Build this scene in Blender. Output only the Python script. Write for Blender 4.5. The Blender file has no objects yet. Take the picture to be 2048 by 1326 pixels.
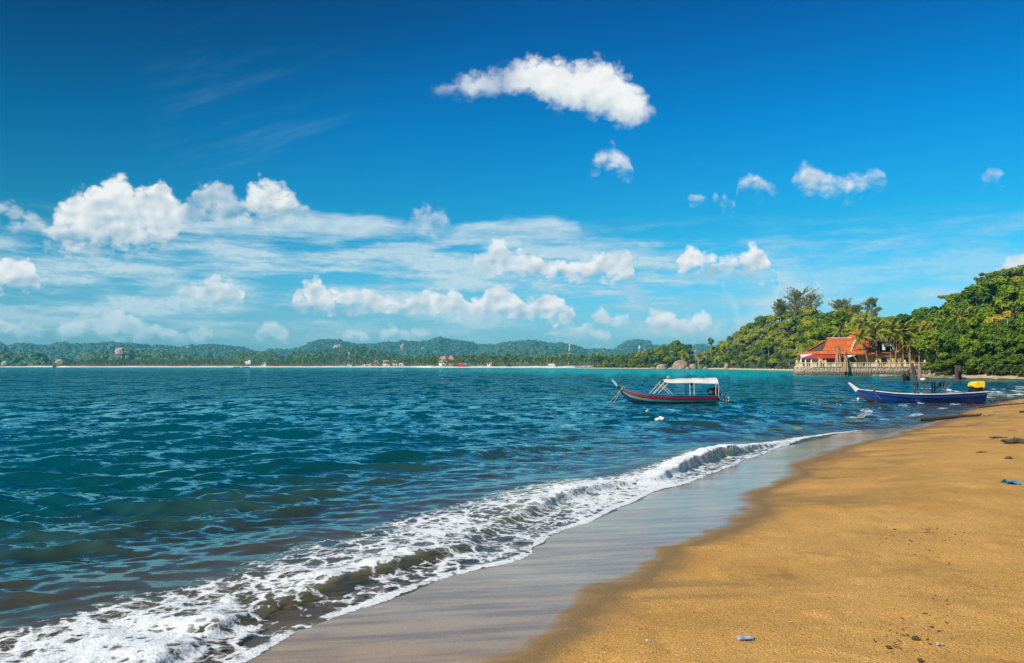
import bpy, math, random
import numpy as np
from mathutils import Vector, Matrix, Euler

random.seed(7)
rng = np.random.default_rng(7)
SC = bpy.context.scene
COL = SC.collection
R = math.radians

# ------------------------------------------------------------------ camera, sky, sun, exposure
FPX, CX, CY, HOR, CAMZ = 1707.0, 1024.0, 663.0, 732.0, 2.2
PITCH = math.atan((HOR - CY) / FPX)
cam_data = bpy.data.cameras.new("camera")
cam = bpy.data.objects.new("camera", cam_data)
COL.objects.link(cam)
cam.location = (0, 0, CAMZ)
cam.rotation_euler = (R(90) + PITCH, 0, 0)
cam_data.sensor_width = 36.0
cam_data.lens = 36.0 * FPX / 2048.0
cam_data.clip_start = 0.1
cam_data.clip_end = 20000
SC.camera = cam
SC.render.resolution_x, SC.render.resolution_y = 1024, 663
SC.view_settings.view_transform = 'Standard'
SC.view_settings.look = 'None'
SC.view_settings.exposure = 0.4
SC.view_settings.gamma = 1.0
SC.view_settings.use_curve_mapping = False
SC.render.engine = 'CYCLES'
cy = SC.cycles
cy.use_denoising = True
cy.max_bounces = 6
cy.diffuse_bounces = 2
cy.glossy_bounces = 3
cy.transmission_bounces = 3
cy.transparent_max_bounces = 10
cy.volume_bounces = 0
cy.sample_clamp_indirect = 4.0
cy.caustics_reflective = False
cy.caustics_refractive = False

SUN_AZ, SUN_EL = -130.0, 35.0          # degrees, azimuth clockwise from +Y


def ray(px, py):
    u, v = (px - CX) / FPX, (CY - py) / FPX
    return Vector((u, math.cos(PITCH) - v * math.sin(PITCH), math.sin(PITCH) + v * math.cos(PITCH)))


def at(px, py, y):
    d = ray(px, py)
    t = y / d.y
    return Vector((d.x * t, y, CAMZ + d.z * t))


def azel(px, py):
    d = ray(px, py)
    return math.degrees(math.atan2(d.x, d.y)), math.degrees(math.atan2(d.z, math.hypot(d.x, d.y)))


class NT:
    """tiny helper to write node trees as expressions"""
    def __init__(self, tree):
        self.t = tree

    def n(self, typ, **kw):
        nd = self.t.nodes.new(typ)
        for k, v in kw.items():
            setattr(nd, k, v)
        return nd

    def put(self, sock, v):
        if isinstance(v, bpy.types.NodeSocket):
            self.t.links.new(v, sock)
        elif v is not None:
            sock.default_value = v

    def m(self, op, a, b=None, c=None, clamp=False):
        nd = self.n('ShaderNodeMath', operation=op, use_clamp=clamp)
        for i, v in enumerate((a, b, c)):
            if v is not None:
                self.put(nd.inputs[i], v)
        return nd.outputs[0]

    def vm(self, op, a, b=None, s=None):
        nd = self.n('ShaderNodeVectorMath', operation=op)
        self.put(nd.inputs[0], a)
        if b is not None:
            self.put(nd.inputs[1], b)
        if s is not None:
            self.put(nd.inputs[3], s)
        return nd.outputs[1] if op in ('LENGTH', 'DOT_PRODUCT') else nd.outputs[0]

    def ss(self, v, a, b, lo=0.0, hi=1.0):
        nd = self.n('ShaderNodeMapRange', interpolation_type='SMOOTHSTEP')
        self.put(nd.inputs[0], v)
        for i, x in ((1, a), (2, b), (3, lo), (4, hi)):
            self.put(nd.inputs[i], x)
        return nd.outputs[0]

    def xyz(self, x, y, z):
        nd = self.n('ShaderNodeCombineXYZ')
        for i, v in enumerate((x, y, z)):
            self.put(nd.inputs[i], v)
        return nd.outputs[0]

    def sep(self, v):
        nd = self.n('ShaderNodeSeparateXYZ')
        self.put(nd.inputs[0], v)
        return nd.outputs

    def mix(self, f, a, b, blend='MIX'):
        nd = self.n('ShaderNodeMix', data_type='RGBA', blend_type=blend, clamp_factor=True)
        self.put(nd.inputs[0], f)
        for i, v in ((6, a), (7, b)):
            if isinstance(v, tuple) and len(v) == 3:
                v = (*v, 1.0)
            self.put(nd.inputs[i], v)
        return nd.outputs[2]

    def noise(self, vec, scale, detail=2.0, rough=0.5, dist=0.0, dim='3D', color=False):
        nd = self.n('ShaderNodeTexNoise', noise_dimensions=dim)
        self.put(nd.inputs['Vector'], vec)
        nd.inputs['Scale'].default_value = scale
        nd.inputs['Detail'].default_value = detail
        nd.inputs['Roughness'].default_value = rough
        nd.inputs['Distortion'].default_value = dist
        return nd.outputs['Color'] if color else nd.outputs['Fac']

    def voro(self, vec, scale, detail=0.0, rough=0.5, feature='F1', dim='3D', out='Distance'):
        nd = self.n('ShaderNodeTexVoronoi', voronoi_dimensions=dim, feature=feature)
        self.put(nd.inputs['Vector'], vec)
        nd.inputs['Scale'].default_value = scale
        nd.inputs['Detail'].default_value = detail
        nd.inputs['Roughness'].default_value = rough
        return nd.outputs[out]

    def ramp(self, f, stops, interp='LINEAR'):
        nd = self.n('ShaderNodeValToRGB')
        self.put(nd.inputs[0], f)
        cr = nd.color_ramp
        cr.interpolation = interp
        while len(cr.elements) < len(stops):
            cr.elements.new(0.5)
        for e, (p, c) in zip(cr.elements, stops):
            e.position = p
            e.color = (*c, 1.0) if len(c) == 3 else c
        return nd.outputs[0]

    def fcurve(self, v, pts):
        nd = self.n('ShaderNodeFloatCurve')
        self.put(nd.inputs['Value'], v)
        mp = nd.mapping
        mp.use_clip = False
        c = mp.curves[0]
        pts = sorted(pts)
        c.points[0].location = pts[0]
        c.points[1].location = pts[-1]
        for p in pts[1:-1]:
            c.points.new(*p)
        for p in c.points:
            p.handle_type = 'VECTOR'
        mp.update()
        return nd.outputs[0]


def build_world():
    w = bpy.data.worlds.new("World")
    SC.world = w
    w.use_nodes = True
    t = w.node_tree
    g = NT(t)
    bg = t.nodes['Background']
    STR = 0.0758
    bg.inputs[1].default_value = STR
    sky = g.n('ShaderNodeTexSky', sky_type='NISHITA', sun_disc=False)
    sky.sun_elevation = R(SUN_EL)
    sky.sun_rotation = R(SUN_AZ % 360)
    d = g.n('ShaderNodeTexCoord').outputs['Generated']
    dx, dy, dz = g.sep(d)
    az = g.m('MULTIPLY', g.m('ARCTAN2', dx, dy), 57.29578)
    el = g.m('MULTIPLY', g.m('ARCSINE', dz), 57.29578)
    elp = g.m('MAXIMUM', el, 0.0)
    # clear air of a polarised tropical sky: deep blue away from the sun, pale at the horizon
    tint = g.ramp(g.m('DIVIDE', elp, 90.0), [
        (0.0, (.58, 1.04, 1.36)), (2.4 / 90, (.48, 1.03, 1.45)), (6 / 90, (.19, .94, 1.32)), (9.2 / 90, (.05, .80, 1.14)),
        (15.6 / 90, (.0, .66, 1.18)), (22.5 / 90, (.0, .41, .90)), (40 / 90, (.02, .33, .72)), (1.0, (.10, .36, .72))])
    col = g.mix(1.0, sky.outputs[0], tint, 'MULTIPLY')
    PAZ = SUN_AZ - 13.0
    sx, sy, sz = math.sin(R(PAZ)) * math.cos(R(SUN_EL)), math.cos(R(PAZ)) * math.cos(R(SUN_EL)), math.sin(R(SUN_EL))
    cg = g.vm('DOT_PRODUCT', d, (sx, sy, sz))
    pol = g.m('MULTIPLY_ADD', g.m('SUBTRACT', 1.0, g.m('MULTIPLY', cg, cg)), -0.87, 1.0)
    pol = g.m('DIVIDE', pol, 0.26)
    pol = g.m('MINIMUM', g.m('ADD', g.m('MINIMUM', pol, 1.0), g.m('MULTIPLY', g.m('MAXIMUM', g.m('SUBTRACT', pol, 1.0), 0.0), 0.22)), 1.35)
    polf = g.ss(el, -2.0, 24.0, 0.12, 1.0)
    pol = g.m('ADD', g.m('MULTIPLY', g.m('SUBTRACT', pol, 1.0), polf), 1.0)
    col = g.vm('SCALE', col, s=pol)

    AZ0, AZW, EL0, ELH = -40.0, 80.0, -1.0, 30.0
    p2 = g.xyz(az, g.m('MULTIPLY', el, 1.25), 0.0)
    w1 = g.noise(p2, 0.55, 5.0, 0.6, dim='2D', color=True)
    wx, wy, wz = g.sep(w1)
    wx = g.m('SUBTRACT', wx, 0.5)
    wy = g.m('SUBTRACT', wy, 0.5)
    pw = g.vm('ADD', p2, g.vm('SCALE', g.vm('SUBTRACT', w1, (.5, .5, .5)), s=0.9))
    puff = g.m('SUBTRACT', 1.0, g.voro(pw, 0.95, 2.6, 0.5, dim='2D'))
    pl = g.vm('ADD', p2, g.vm('SCALE', g.vm('SUBTRACT', w1, (.5, .5, .5)), s=0.55))
    b1 = g.voro(pl, 0.62, 1.0, 0.45, dim='2D')
    b2 = g.voro(g.vm('ADD', pl, (0.34, -0.42, 0)), 0.62, 1.0, 0.45, dim='2D')
    relief = g.m('SUBTRACT', b2, b1)
    fine = g.noise(p2, 2.2, 4.0, 0.52, dim='2D')
    ps = g.xyz(g.m('MULTIPLY', az, 0.16), g.m('MULTIPLY', el, 1.0), 3.0)
    streak = g.noise(g.vm('ADD', ps, g.vm('SCALE', w1, s=0.25)), 0.75, 5.0, 0.6, dim='2D')
    k = 10.0
    PUFF0 = 0.20
    WHITE = (0.93 * k, 0.94 * k, 0.93 * k)
    SHADE = (0.40 * k, 0.55 * k, 0.65 * k)

    # thin veil and streaks of high cloud low in the sky
    veil = g.m('MULTIPLY', g.ss(streak, 0.36, 0.60), g.m('MULTIPLY', g.ss(el, 0.5, 4.0), g.ss(el, 7.0, 10.0, 1.0, 0.0)))
    veil = g.m('MULTIPLY', veil, g.ss(az, 8.0, 20.0, 0.80, 0.36))
    col = g.mix(veil, col, g.mix(g.ss(g.m('ADD', streak, g.m('MULTIPLY', g.m('SUBTRACT', fine, .5), .3)), .48, .66), (0.46 * k, 0.66 * k, 0.76 * k), (0.66 * k, 0.79 * k, 0.84 * k)))
    cir = g.noise(g.xyz(g.m('MULTIPLY_ADD', az, 0.18, g.m('MULTIPLY', el, -0.22)), g.m('MULTIPLY_ADD', el, 0.7, g.m('MULTIPLY', az, -0.22)), 9.0), 0.7, 5.0, 0.62, dim='2D')
    cir = g.m('MULTIPLY', g.ss(cir, 0.48, 0.8), g.m('MULTIPLY', g.ss(el, 9.0, 12.0), g.ss(el, 15.0, 24.0, 1.0, 0.0)))
    cir = g.m('MULTIPLY', cir, g.m('MULTIPLY', g.ss(az, -9.0, -15.0), g.ss(az, -25.0, -19.0, 0.0, 0.11)))
    col = g.mix(cir, col, (0.40 * k, 0.62 * k, 0.82 * k))

    def layer(col, rows, warp, amp, soft, op=1.0, grow=0.06, basesoft=2.0, ops=None, whit=WHITE, shad=SHADE, streaky=0.0, relk=1.1):
        """rows: runs of (px, top, bottom) tracing one bank of cloud; turned into azimuth and elevation"""
        tp, bp, opp = [(0.0, 0.0)], [(0.0, 0.05)], []
        for run in rows:
            a0, _ = azel(run[0][0] - 3, run[0][1])
            a1, _ = azel(run[-1][0] + 3, run[-1][1])
            _, e0 = azel(run[0][0], (run[0][1] + run[0][2]) / 2)
            _, e1 = azel(run[-1][0], (run[-1][1] + run[-1][2]) / 2)
            f = lambda a: (a - AZ0) / AZW
            h = lambda e: (e - EL0) / ELH
            tp += [(f(a0) - .0015, h(e0 - 1.0)), (f(a0), h(e0))]
            bp += [(f(a0) - .0015, h(e0 + 1.0)), (f(a0), h(e0))]
            for q in run:
                a, e = azel(q[0], q[1])
                _, e2 = azel(q[0], q[2])
                tp.append((f(a), h(e)))
                bp.append((f(a), h(e2)))
                opp.append((f(a), q[3] if len(q) > 3 else 1.0))
            tp += [(f(a1), h(e1)), (f(a1) + .0015, h(e1 - 1.0))]
            bp += [(f(a1), h(e1)), (f(a1) + .0015, h(e1 + 1.0))]
        tp.append((1.0, 0.0))
        bp.append((1.0, 0.05))
        u = g.m('MULTIPLY_ADD', g.m('MULTIPLY_ADD', wx, warp, az), 1.0 / AZW, -AZ0 / AZW)
        e = g.m('MULTIPLY_ADD', wy, warp * 0.8, el)
        top = g.m('MULTIPLY_ADD', g.fcurve(u, tp), ELH, EL0)
        bot = g.m('MULTIPLY_ADD', g.fcurve(u, bp), ELH, EL0)
        ft = g.m('SUBTRACT', top, e)
        fb = g.m('DIVIDE', g.m('SUBTRACT', e, bot), basesoft)
        f = g.m('MINIMUM', ft, fb)
        nz = g.m('ADD', g.m('MULTIPLY', g.m('SUBTRACT', puff, PUFF0), amp), g.m('MULTIPLY', g.m('SUBTRACT', fine, 0.46), amp * 0.42))
        if streaky:
            nz = g.m('MULTIPLY', g.m('SUBTRACT', streak, 0.5), streaky)
        dns = g.m('ADD', g.m('ADD', f, nz), grow)
        a = g.ss(dns, -0.22 * soft, soft * 1.05)
        if len(set(v for _, v in opp)) > 1:
            a = g.m('MULTIPLY', a, g.fcurve(u, opp))
        if op != 1.0:
            a = g.m('MULTIPLY', a, op)
        hf = g.m('DIVIDE', fb, g.m('ADD', g.m('MAXIMUM', g.m('SUBTRACT', top, bot), 0.2), 0.0), clamp=True)
        s = g.m('MULTIPLY_ADD', g.ss(hf, 0.0, 0.55), 0.66, 0.30)
        s = g.m('ADD', s, g.m('MULTIPLY', relief, relk * 0.8))
        s = g.m('ADD', s, g.m('MULTIPLY', g.m('SUBTRACT', fine, 0.5), 0.30))
        cc = g.mix(g.m('MULTIPLY', s, 1.0, clamp=True), shad, whit)
        return g.mix(a, col, cc)

    n = lambda *q: list(q)
    # far low cumulus on the horizon
    lowW, lowS = (0.80 * k, 0.88 * k, 0.88 * k), (0.42 * k, 0.62 * k, 0.72 * k)
    col = layer(col, [
        n((-160, 650, 680), (-90, 630, 680), (-30, 640, 680), (0, 640, 672), (20, 645, 670), (45, 640, 672), (70, 645, 675), (95, 655, 672)),
        n((115, 650, 675), (150, 635, 680), (190, 628, 682), (225, 620, 682), (260, 622, 680), (275, 640, 682), (300, 650, 684), (330, 655, 684), (370, 662, 684), (400, 655, 685), (430, 662, 684)),
        n((518, 650, 680), (550, 645, 682), (580, 660, 682)),
        n((670, 660, 678), (700, 655, 680), (740, 670, 682)),
        n((760, 655, 680), (790, 652, 680), (820, 662, 680), (840, 660, 680), (865, 668, 680)),
        n((1090, 665, 680), (1130, 652, 682), (1170, 645, 684), (1200, 657, 684), (1225, 672, 684))],
        0.3, 0.55, 0.42, op=0.72, whit=lowW, shad=lowS)
    # grey-white sheet behind the big cumulus
    col = layer(col, [n((330, 460, 470), (450, 435, 490), (600, 412, 495), (700, 420, 500), (800, 430, 500), (900, 440, 498), (1000, 432, 495), (1100, 436, 480), (1160, 455, 470))],
                0.5, 0.5, 0.9, op=0.74, streaky=2.6, whit=(0.72 * k, 0.83 * k, 0.88 * k), shad=(0.5 * k, 0.67 * k, 0.76 * k))
    col = layer(col, [n((290, 560, 590, .6), (330, 545, 590, .7), (380, 520, 560, .9), (420, 515, 545, 1), (480, 515, 548, 1), (530, 522, 550, .9), (545, 530, 545, .6)),
                      n((1300, 545, 585, .5), (1380, 555, 590, .8), (1450, 555, 590, .9), (1560, 540, 585, .9), (1640, 545, 580, .5)),
                      n((1400, 640, 690, .5), (1440, 650, 690, .7), (1480, 620, 690, .85), (1510, 600, 690, .9), (1560, 585, 690, .9), (1620, 575, 690, .8), (1660, 600, 690, .6), (1720, 610, 690, .35), (1800, 620, 690, .3), (1860, 570, 640, .5), (1960, 545, 620, .5), (2090, 520, 620, .5))],
                0.9, 0.5, 1.3, op=0.7, streaky=2.2, whit=(0.78 * k, 0.85 * k, 0.88 * k), shad=(0.55 * k, 0.71 * k, 0.78 * k))
    # chain of small cumulus
    col = layer(col, [
        n((585, 600, 615), (595, 570, 618), (610, 560, 620), (640, 556, 622), (655, 575, 622), (680, 585, 622), (700, 582, 624), (720, 578, 624), (750, 580, 624), (765, 592, 624), (780, 597, 625), (800, 602, 626), (820, 600, 626), (835, 587, 628), (850, 572, 628), (865, 588, 630), (890, 592, 630), (910, 580, 630), (925, 590, 630), (935, 610, 632), (948, 602, 636), (960, 595, 638), (985, 575, 640), (1015, 572, 640), (1035, 588, 640), (1055, 604, 640), (1080, 587, 642), (1100, 584, 642), (1120, 596, 642), (1135, 612, 643), (1150, 624, 643)),
        n((1170, 625, 645, .6), (1200, 618, 650, .8), (1225, 628, 652, .7), (1255, 625, 650, .6)),
        n((1292, 640, 655, .7), (1310, 613, 665, .9), (1330, 622, 668, 1), (1360, 630, 670, .9), (1400, 626, 670, .9), (1425, 632, 668, .8)),
        n((360, 580, 595, .7), (385, 560, 600, .8), (405, 572, 600, .8), (430, 548, 602, .9), (465, 565, 600, .8), (490, 592, 605, .8))],
        0.28, 0.6, 0.36)
    # middle row to the right and at both edges
    col = layer(col, [
        n((-90, 500, 580), (-40, 512, 578), (0, 515, 575), (30, 512, 578), (60, 525, 575), (78, 548, 570)),
        n((945, 515, 540, .4), (975, 500, 550, .6), (990, 480, 555, .85), (1000, 470, 556, .9), (1015, 488, 556, .8), (1028, 512, 556, .7), (1040, 500, 558, .9), (1060, 505, 558), (1085, 514, 560), (1100, 522, 560), (1130, 524, 560), (1160, 520, 560), (1190, 512, 558), (1215, 510, 558), (1235, 505, 558), (1250, 497, 557), (1262, 505, 556), (1268, 535, 555)),
        n((1355, 518, 535), (1365, 500, 542), (1380, 492, 544), (1400, 500, 546), (1430, 514, 545), (1452, 520, 543), (1466, 508, 540), (1480, 503, 545), (1500, 488, 550), (1515, 492, 552), (1528, 505, 552), (1540, 522, 550), (1550, 540, 550)),
        n((1995, 532, 548), (2020, 514, 562), (2048, 496, 572), (2080, 480, 580), (2120, 500, 580))],
        0.3, 0.62, 0.38)
    # the big cumulus on the left
    col = layer(col, [
        n((-120, 430, 470, .7), (-60, 400, 470, .7), (5, 412, 425, .6), (40, 415, 450, .5), (80, 445, 470, .5), (98, 460, 486, .8), (108, 430, 491), (122, 408, 493), (140, 393, 495), (165, 383, 497), (190, 368, 498), (215, 355, 499), (240, 350, 499), (254, 354, 499), (262, 378, 498), (285, 385, 497), (298, 374, 493), (312, 357, 490), (325, 355, 487), (338, 366, 484), (348, 394, 478), (362, 400, 465, .8), (375, 392, 455, .55), (400, 375, 450, .55), (438, 358, 448, .72), (465, 378, 446, .5), (485, 400, 442, .6), (500, 375, 442, .9), (515, 363, 442, 1), (545, 366, 444, 1), (575, 374, 442, 1), (590, 396, 434, .9), (602, 412, 430, .6), (625, 420, 428, .4)),
        n((815, 434, 450, .35), (860, 412, 462, .55), (900, 434, 456, .35))],
        0.45, 0.8, 0.55, basesoft=2.2, relk=1.1, grow=0.12)
    # single high clouds
    col = layer(col, [
        n((1180, 326, 333), (1195, 305, 336), (1225, 292, 337), (1245, 302, 343), (1262, 328, 353), (1268, 342, 350)),
        n((1376, 387, 392), (1400, 389, 402), (1424, 397, 410)), n((1430, 380, 395), (1445, 384, 405), (1468, 403, 412)),
        n((1480, 358, 376), (1500, 348, 380), (1525, 358, 382), (1555, 372, 377)),
        n((1583, 352, 374), (1600, 335, 380), (1614, 322, 384), (1630, 330, 384), (1650, 345, 382), (1675, 350, 386), (1700, 355, 388), (1720, 350, 382), (1735, 340, 372), (1755, 342, 364), (1770, 352, 364)),
        n((1968, 344, 352), (1990, 340, 356), (2010, 345, 353))],
        0.4, 0.55, 0.7, op=0.86)
    col = layer(col, [n(
        (862, 178, 184, .15), (890, 168, 188, .3), (920, 158, 188, .5), (940, 153, 190, .8), (970, 146, 192, .6), (990, 140, 194, .55), (1005, 146, 190, .4), (1022, 130, 192, .7), (1050, 112, 192, .95), (1075, 116, 196, 1), (1100, 122, 205, 1), (1120, 120, 212, 1), (1142, 132, 216, 1), (1155, 128, 220, 1), (1175, 117, 225, 1), (1200, 122, 229, 1), (1220, 127, 236, 1), (1240, 138, 250, 1), (1255, 156, 252, 1), (1275, 172, 250, 1), (1290, 192, 240, .9), (1298, 208, 234, .7), (1310, 222, 226, .3))],
        0.6, 0.75, 0.85, basesoft=0.9, relk=0.40, grow=0.20)
    # the rest of the sky, out of frame: scattered fair-weather cumulus
    gen = g.m('ADD', g.m('MULTIPLY', puff, 0.10), g.noise(g.xyz(g.m('MULTIPLY', az, 1.0), g.m('MULTIPLY', el, 2.2), 40.0), 0.07, 6.0, 0.6, dim='2D'))
    gm = g.m('MULTIPLY', g.ss(g.m('ABSOLUTE', az), 36.0, 44.0), g.m('MULTIPLY', g.ss(el, 0.5, 3.0), g.ss(el, 14.0, 26.0, 1.0, 0.0)))
    ga = g.m('MULTIPLY', g.ss(gen, 0.52, 0.74), g.m('MULTIPLY', gm, 0.9))
    col = g.mix(ga, col, (0.72 * k, 0.78 * k, 0.81 * k))
    t.links.new(col, bg.inputs[0])
    w.cycles.sampling_method = 'MANUAL'
    w.cycles.sample_map_resolution = 512


build_world()
sun_data = bpy.data.lights.new("sun", 'SUN')
sun_data.energy = 5.0
sun_data.angle = R(0.5)
sun_data.color = (1.0, 0.91, 0.76)
sun = bpy.data.objects.new("sun", sun_data)
COL.objects.link(sun)
sdir = Vector((math.sin(R(SUN_AZ)) * math.cos(R(SUN_EL)), math.cos(R(SUN_AZ)) * math.cos(R(SUN_EL)), math.sin(R(SUN_EL))))
sun.rotation_euler = sdir.to_track_quat('Z', 'Y').to_euler()
sun.location = (-40, -40, 60)


# ------------------------------------------------------------------ helpers
def tag(o, label=None, cat=None, group=None, kind=None):
    if label:
        o['label'] = label
    if cat:
        o['category'] = cat
    if group:
        o['group'] = group
    if kind:
        o['kind'] = kind
    return o


def link(name, me, parent=None, mat=None):
    o = bpy.data.objects.new(name, me)
    COL.objects.link(o)
    if parent is not None:
        o.parent = parent
    if mat is not None and me is not None and not me.materials:
        me.materials.append(mat)
    return o


def empty(name, loc=(0, 0, 0), rz=0.0, label=None, cat=None, group=None):
    o = bpy.data.objects.new(name, None)
    COL.objects.link(o)
    o.empty_display_size = 0.3
    o.location = loc
    o.rotation_euler = (0, 0, rz)
    return tag(o, label, cat, group)


def np_mesh(name, verts, faces, smooth=True):
    """verts Nx3, faces MxK (K = 3 or 4)"""
    verts = np.ascontiguousarray(verts, dtype=np.float32)
    faces = np.ascontiguousarray(faces, dtype=np.int32)
    me = bpy.data.meshes.new(name)
    nf, k = faces.shape
    me.vertices.add(len(verts))
    me.vertices.foreach_set('co', verts.ravel())
    me.loops.add(nf * k)
    me.loops.foreach_set('vertex_index', faces.ravel())
    me.polygons.add(nf)
    me.polygons.foreach_set('loop_start', np.arange(0, nf * k, k, dtype=np.int32))
    me.update(calc_edges=True)
    me.polygons.foreach_set('use_smooth', np.full(nf, smooth, dtype=bool))
    me.update()
    return me


def attr(me, name, vals):
    a = me.attributes.new(name, 'FLOAT', 'POINT')
    a.data.foreach_set('value', np.ascontiguousarray(vals, dtype=np.float32))


def grid_faces(nr, nc, keep=None):
    i = np.arange(nr - 1)[:, None] * nc + np.arange(nc - 1)[None, :]
    f = np.stack([i, i + 1, i + nc + 1, i + nc], -1).reshape(-1, 4)
    if keep is not None:
        f = f[keep.reshape(-1)[f].all(1)]
    return f


def compact(verts, faces, *attrs):
    used = np.unique(faces)
    re = np.full(len(verts), -1, dtype=np.int64)
    re[used] = np.arange(len(used))
    return (verts[used], re[faces]) + tuple(a[used] for a in attrs)


def hash2(ix, iy, seed):
    h = (ix.astype(np.int64) * 374761393 + iy.astype(np.int64) * 668265263 + seed * 362437) & 0xffffffff
    h = ((h ^ (h >> 13)) * 1274126177) & 0xffffffff
    h = ((h ^ (h >> 16)) * 2246822519) & 0xffffffff
    return (h ^ (h >> 15)) / 4294967295.0


def vnoise(x, y, seed=0):
    x, y = np.asarray(x, float), np.asarray(y, float)
    xi, yi = np.floor(x), np.floor(y)
    fx, fy = x - xi, y - yi
    fx, fy = fx * fx * fx * (fx * (fx * 6 - 15) + 10), fy * fy * fy * (fy * (fy * 6 - 15) + 10)
    a, b = hash2(xi, yi, seed), hash2(xi + 1, yi, seed)
    c, d = hash2(xi, yi + 1, seed), hash2(xi + 1, yi + 1, seed)
    return (a + (b - a) * fx) * (1 - fy) + (c + (d - c) * fx) * fy


def fbm(x, y, seed=0, octv=4, gain=0.5):
    s, a, t = 0.0, 1.0, 0.0
    for i in range(octv):
        s = s + a * vnoise(x * 2.03 ** i + 17.3 * i, y * 2.03 ** i - 9.1 * i, seed + i * 13)
        t += a
        a *= gain
    return s / t


def worley(x, y, seed=0):
    """distances to the nearest and second nearest feature point"""
    xi, yi = np.floor(x), np.floor(y)
    f1 = np.full(np.shape(x), 9.0)
    f2 = f1.copy()
    for dx in (-1, 0, 1):
        for dy in (-1, 0, 1):
            cx_, cy_ = xi + dx, yi + dy
            px_ = cx_ + hash2(cx_, cy_, seed)
            py_ = cy_ + hash2(cx_, cy_, seed + 77)
            d = np.hypot(x - px_, y - py_)
            f2 = np.minimum(f2, np.maximum(f1, d))
            f1 = np.minimum(f1, d)
    return f1, f2


def sstep(x, a, b):
    t = np.clip((x - a) / (b - a), 0, 1)
    return t * t * (3 - 2 * t)


class MB:
    """collects simple solids; build() links them as one mesh object"""
    def __init__(self):
        self.v, self.f = [], []

    def add(self, vs, fs):
        b = len(self.v)
        self.v += [tuple(p) for p in vs]
        self.f += [tuple(b + i for i in q) for q in fs]
        return self

    def box(self, c, s, rot=None, taper=1.0):
        sx, sy, sz = s[0] / 2, s[1] / 2, s[2] / 2
        vs = []
        for z, k in ((-sz, 1.0), (sz, taper)):
            for x, y in ((-sx, -sy), (sx, -sy), (sx, sy), (-sx, sy)):
                vs.append(Vector((x * k, y * k, z)))
        if rot is not None:
            m = Euler(rot).to_matrix()
            vs = [m @ p for p in vs]
        c = Vector(c)
        return self.add([p + c for p in vs], [(3, 2, 1, 0), (4, 5, 6, 7), (0, 1, 5, 4), (1, 2, 6, 5), (2, 3, 7, 6), (3, 0, 4, 7)])

    def tube(self, pts, rad, n=8, caps=True):
        pts = [Vector(p) for p in pts]
        if not hasattr(rad, '__len__'):
            rad = [rad] * len(pts)
        b = len(self.v)
        prev = None
        for i, p in enumerate(pts):
            d = (pts[min(i + 1, len(pts) - 1)] - pts[max(i - 1, 0)]).normalized()
            if prev is None:
                a = d.orthogonal().normalized()
            else:
                a = prev - d * prev.dot(d)
                a = a.normalized() if a.length > 1e-6 else d.orthogonal().normalized()
            prev = a
            c = d.cross(a)
            for k in range(n):
                t = 2 * math.pi * k / n
                self.v.append(tuple(p + (a * math.cos(t) + c * math.sin(t)) * rad[i]))
        for i in range(len(pts) - 1):
            for k in range(n):
                k2 = (k + 1) % n
                self.f.append((b + i * n + k, b + i * n + k2, b + (i + 1) * n + k2, b + (i + 1) * n + k))
        if caps:
            self.f.append(tuple(b + k for k in reversed(range(n))))
            self.f.append(tuple(b + (len(pts) - 1) * n + k for k in range(n)))
        return self

    def bar(self, a, b, w, h=None):
        """square bar between two points"""
        return self.tube([a, b], [w * 0.707, w * 0.707], 4)

    def slab(self, quad, th, down=(0, 0, -1)):
        """thick panel: corner points, thickness along a direction"""
        q = [Vector(p) for p in quad]
        d = Vector(down).normalized() * th
        n = len(q)
        vs = q + [p + d for p in q]
        fs = [tuple(range(n)), tuple(range(2 * n - 1, n - 1, -1))]
        for i in range(n):
            j = (i + 1) % n
            fs.append((j, i, i + n, j + n))
        return self.add(vs, fs)

    def blob(self, c, r, seg=10, rings=7, jit=0.0, seed=0):
        rr = random.Random(seed)
        c = Vector(c)
        b = len(self.v)
        r = Vector(r) if hasattr(r, '__len__') else Vector((r, r, r))
        self.v.append(tuple(c + Vector((0, 0, -r.z))))
        for i in range(1, rings):
            t = math.pi * i / rings
            for k in range(seg):
                p = 2 * math.pi * k / seg
                q = 1 + rr.uniform(-jit, jit)
                self.v.append((c.x + r.x * q * math.sin(t) * math.cos(p), c.y + r.y * q * math.sin(t) * math.sin(p), c.z - r.z * q * math.cos(t)))
        self.v.append(tuple(c + Vector((0, 0, r.z))))
        for k in range(seg):
            k2 = (k + 1) % seg
            self.f.append((b, b + 1 + k2, b + 1 + k))
            for i in range(rings - 2):
                self.f.append((b + 1 + i * seg + k, b + 1 + i * seg + k2, b + 1 + (i + 1) * seg + k2, b + 1 + (i + 1) * seg + k))
            top = b + 1 + (rings - 1) * seg
            self.f.append((b + 1 + (rings - 2) * seg + k, b + 1 + (rings - 2) * seg + k2, top))
        return self

    def mesh(self, name, smooth=False):
        me = bpy.data.meshes.new(name)
        me.from_pydata(self.v, [], self.f)
        me.polygons.foreach_set('use_smooth', [smooth] * len(me.polygons))
        me.update()
        return me

    def build(self, name, mat, parent=None, smooth=False, loc=None):
        o = link(name, self.mesh(name, smooth), parent, mat)
        if loc is not None:
            o.location = loc
        return o


def copy_thing(root, loc, rz=0.0, scale=1.0, label=None, group=None):
    r = root.copy()
    COL.objects.link(r)
    r.location = loc
    r.rotation_euler = (0, 0, rz)
    r.scale = (scale, scale, scale) if not hasattr(scale, '__len__') else scale
    if label:
        r['label'] = label
    if group:
        r['group'] = group
    for ch in list(root.children):
        c = ch.copy()
        COL.objects.link(c)
        c.parent = r
        for gch in list(ch.children):
            e = gch.copy()
            COL.objects.link(e)
            e.parent = c
    return r


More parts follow.
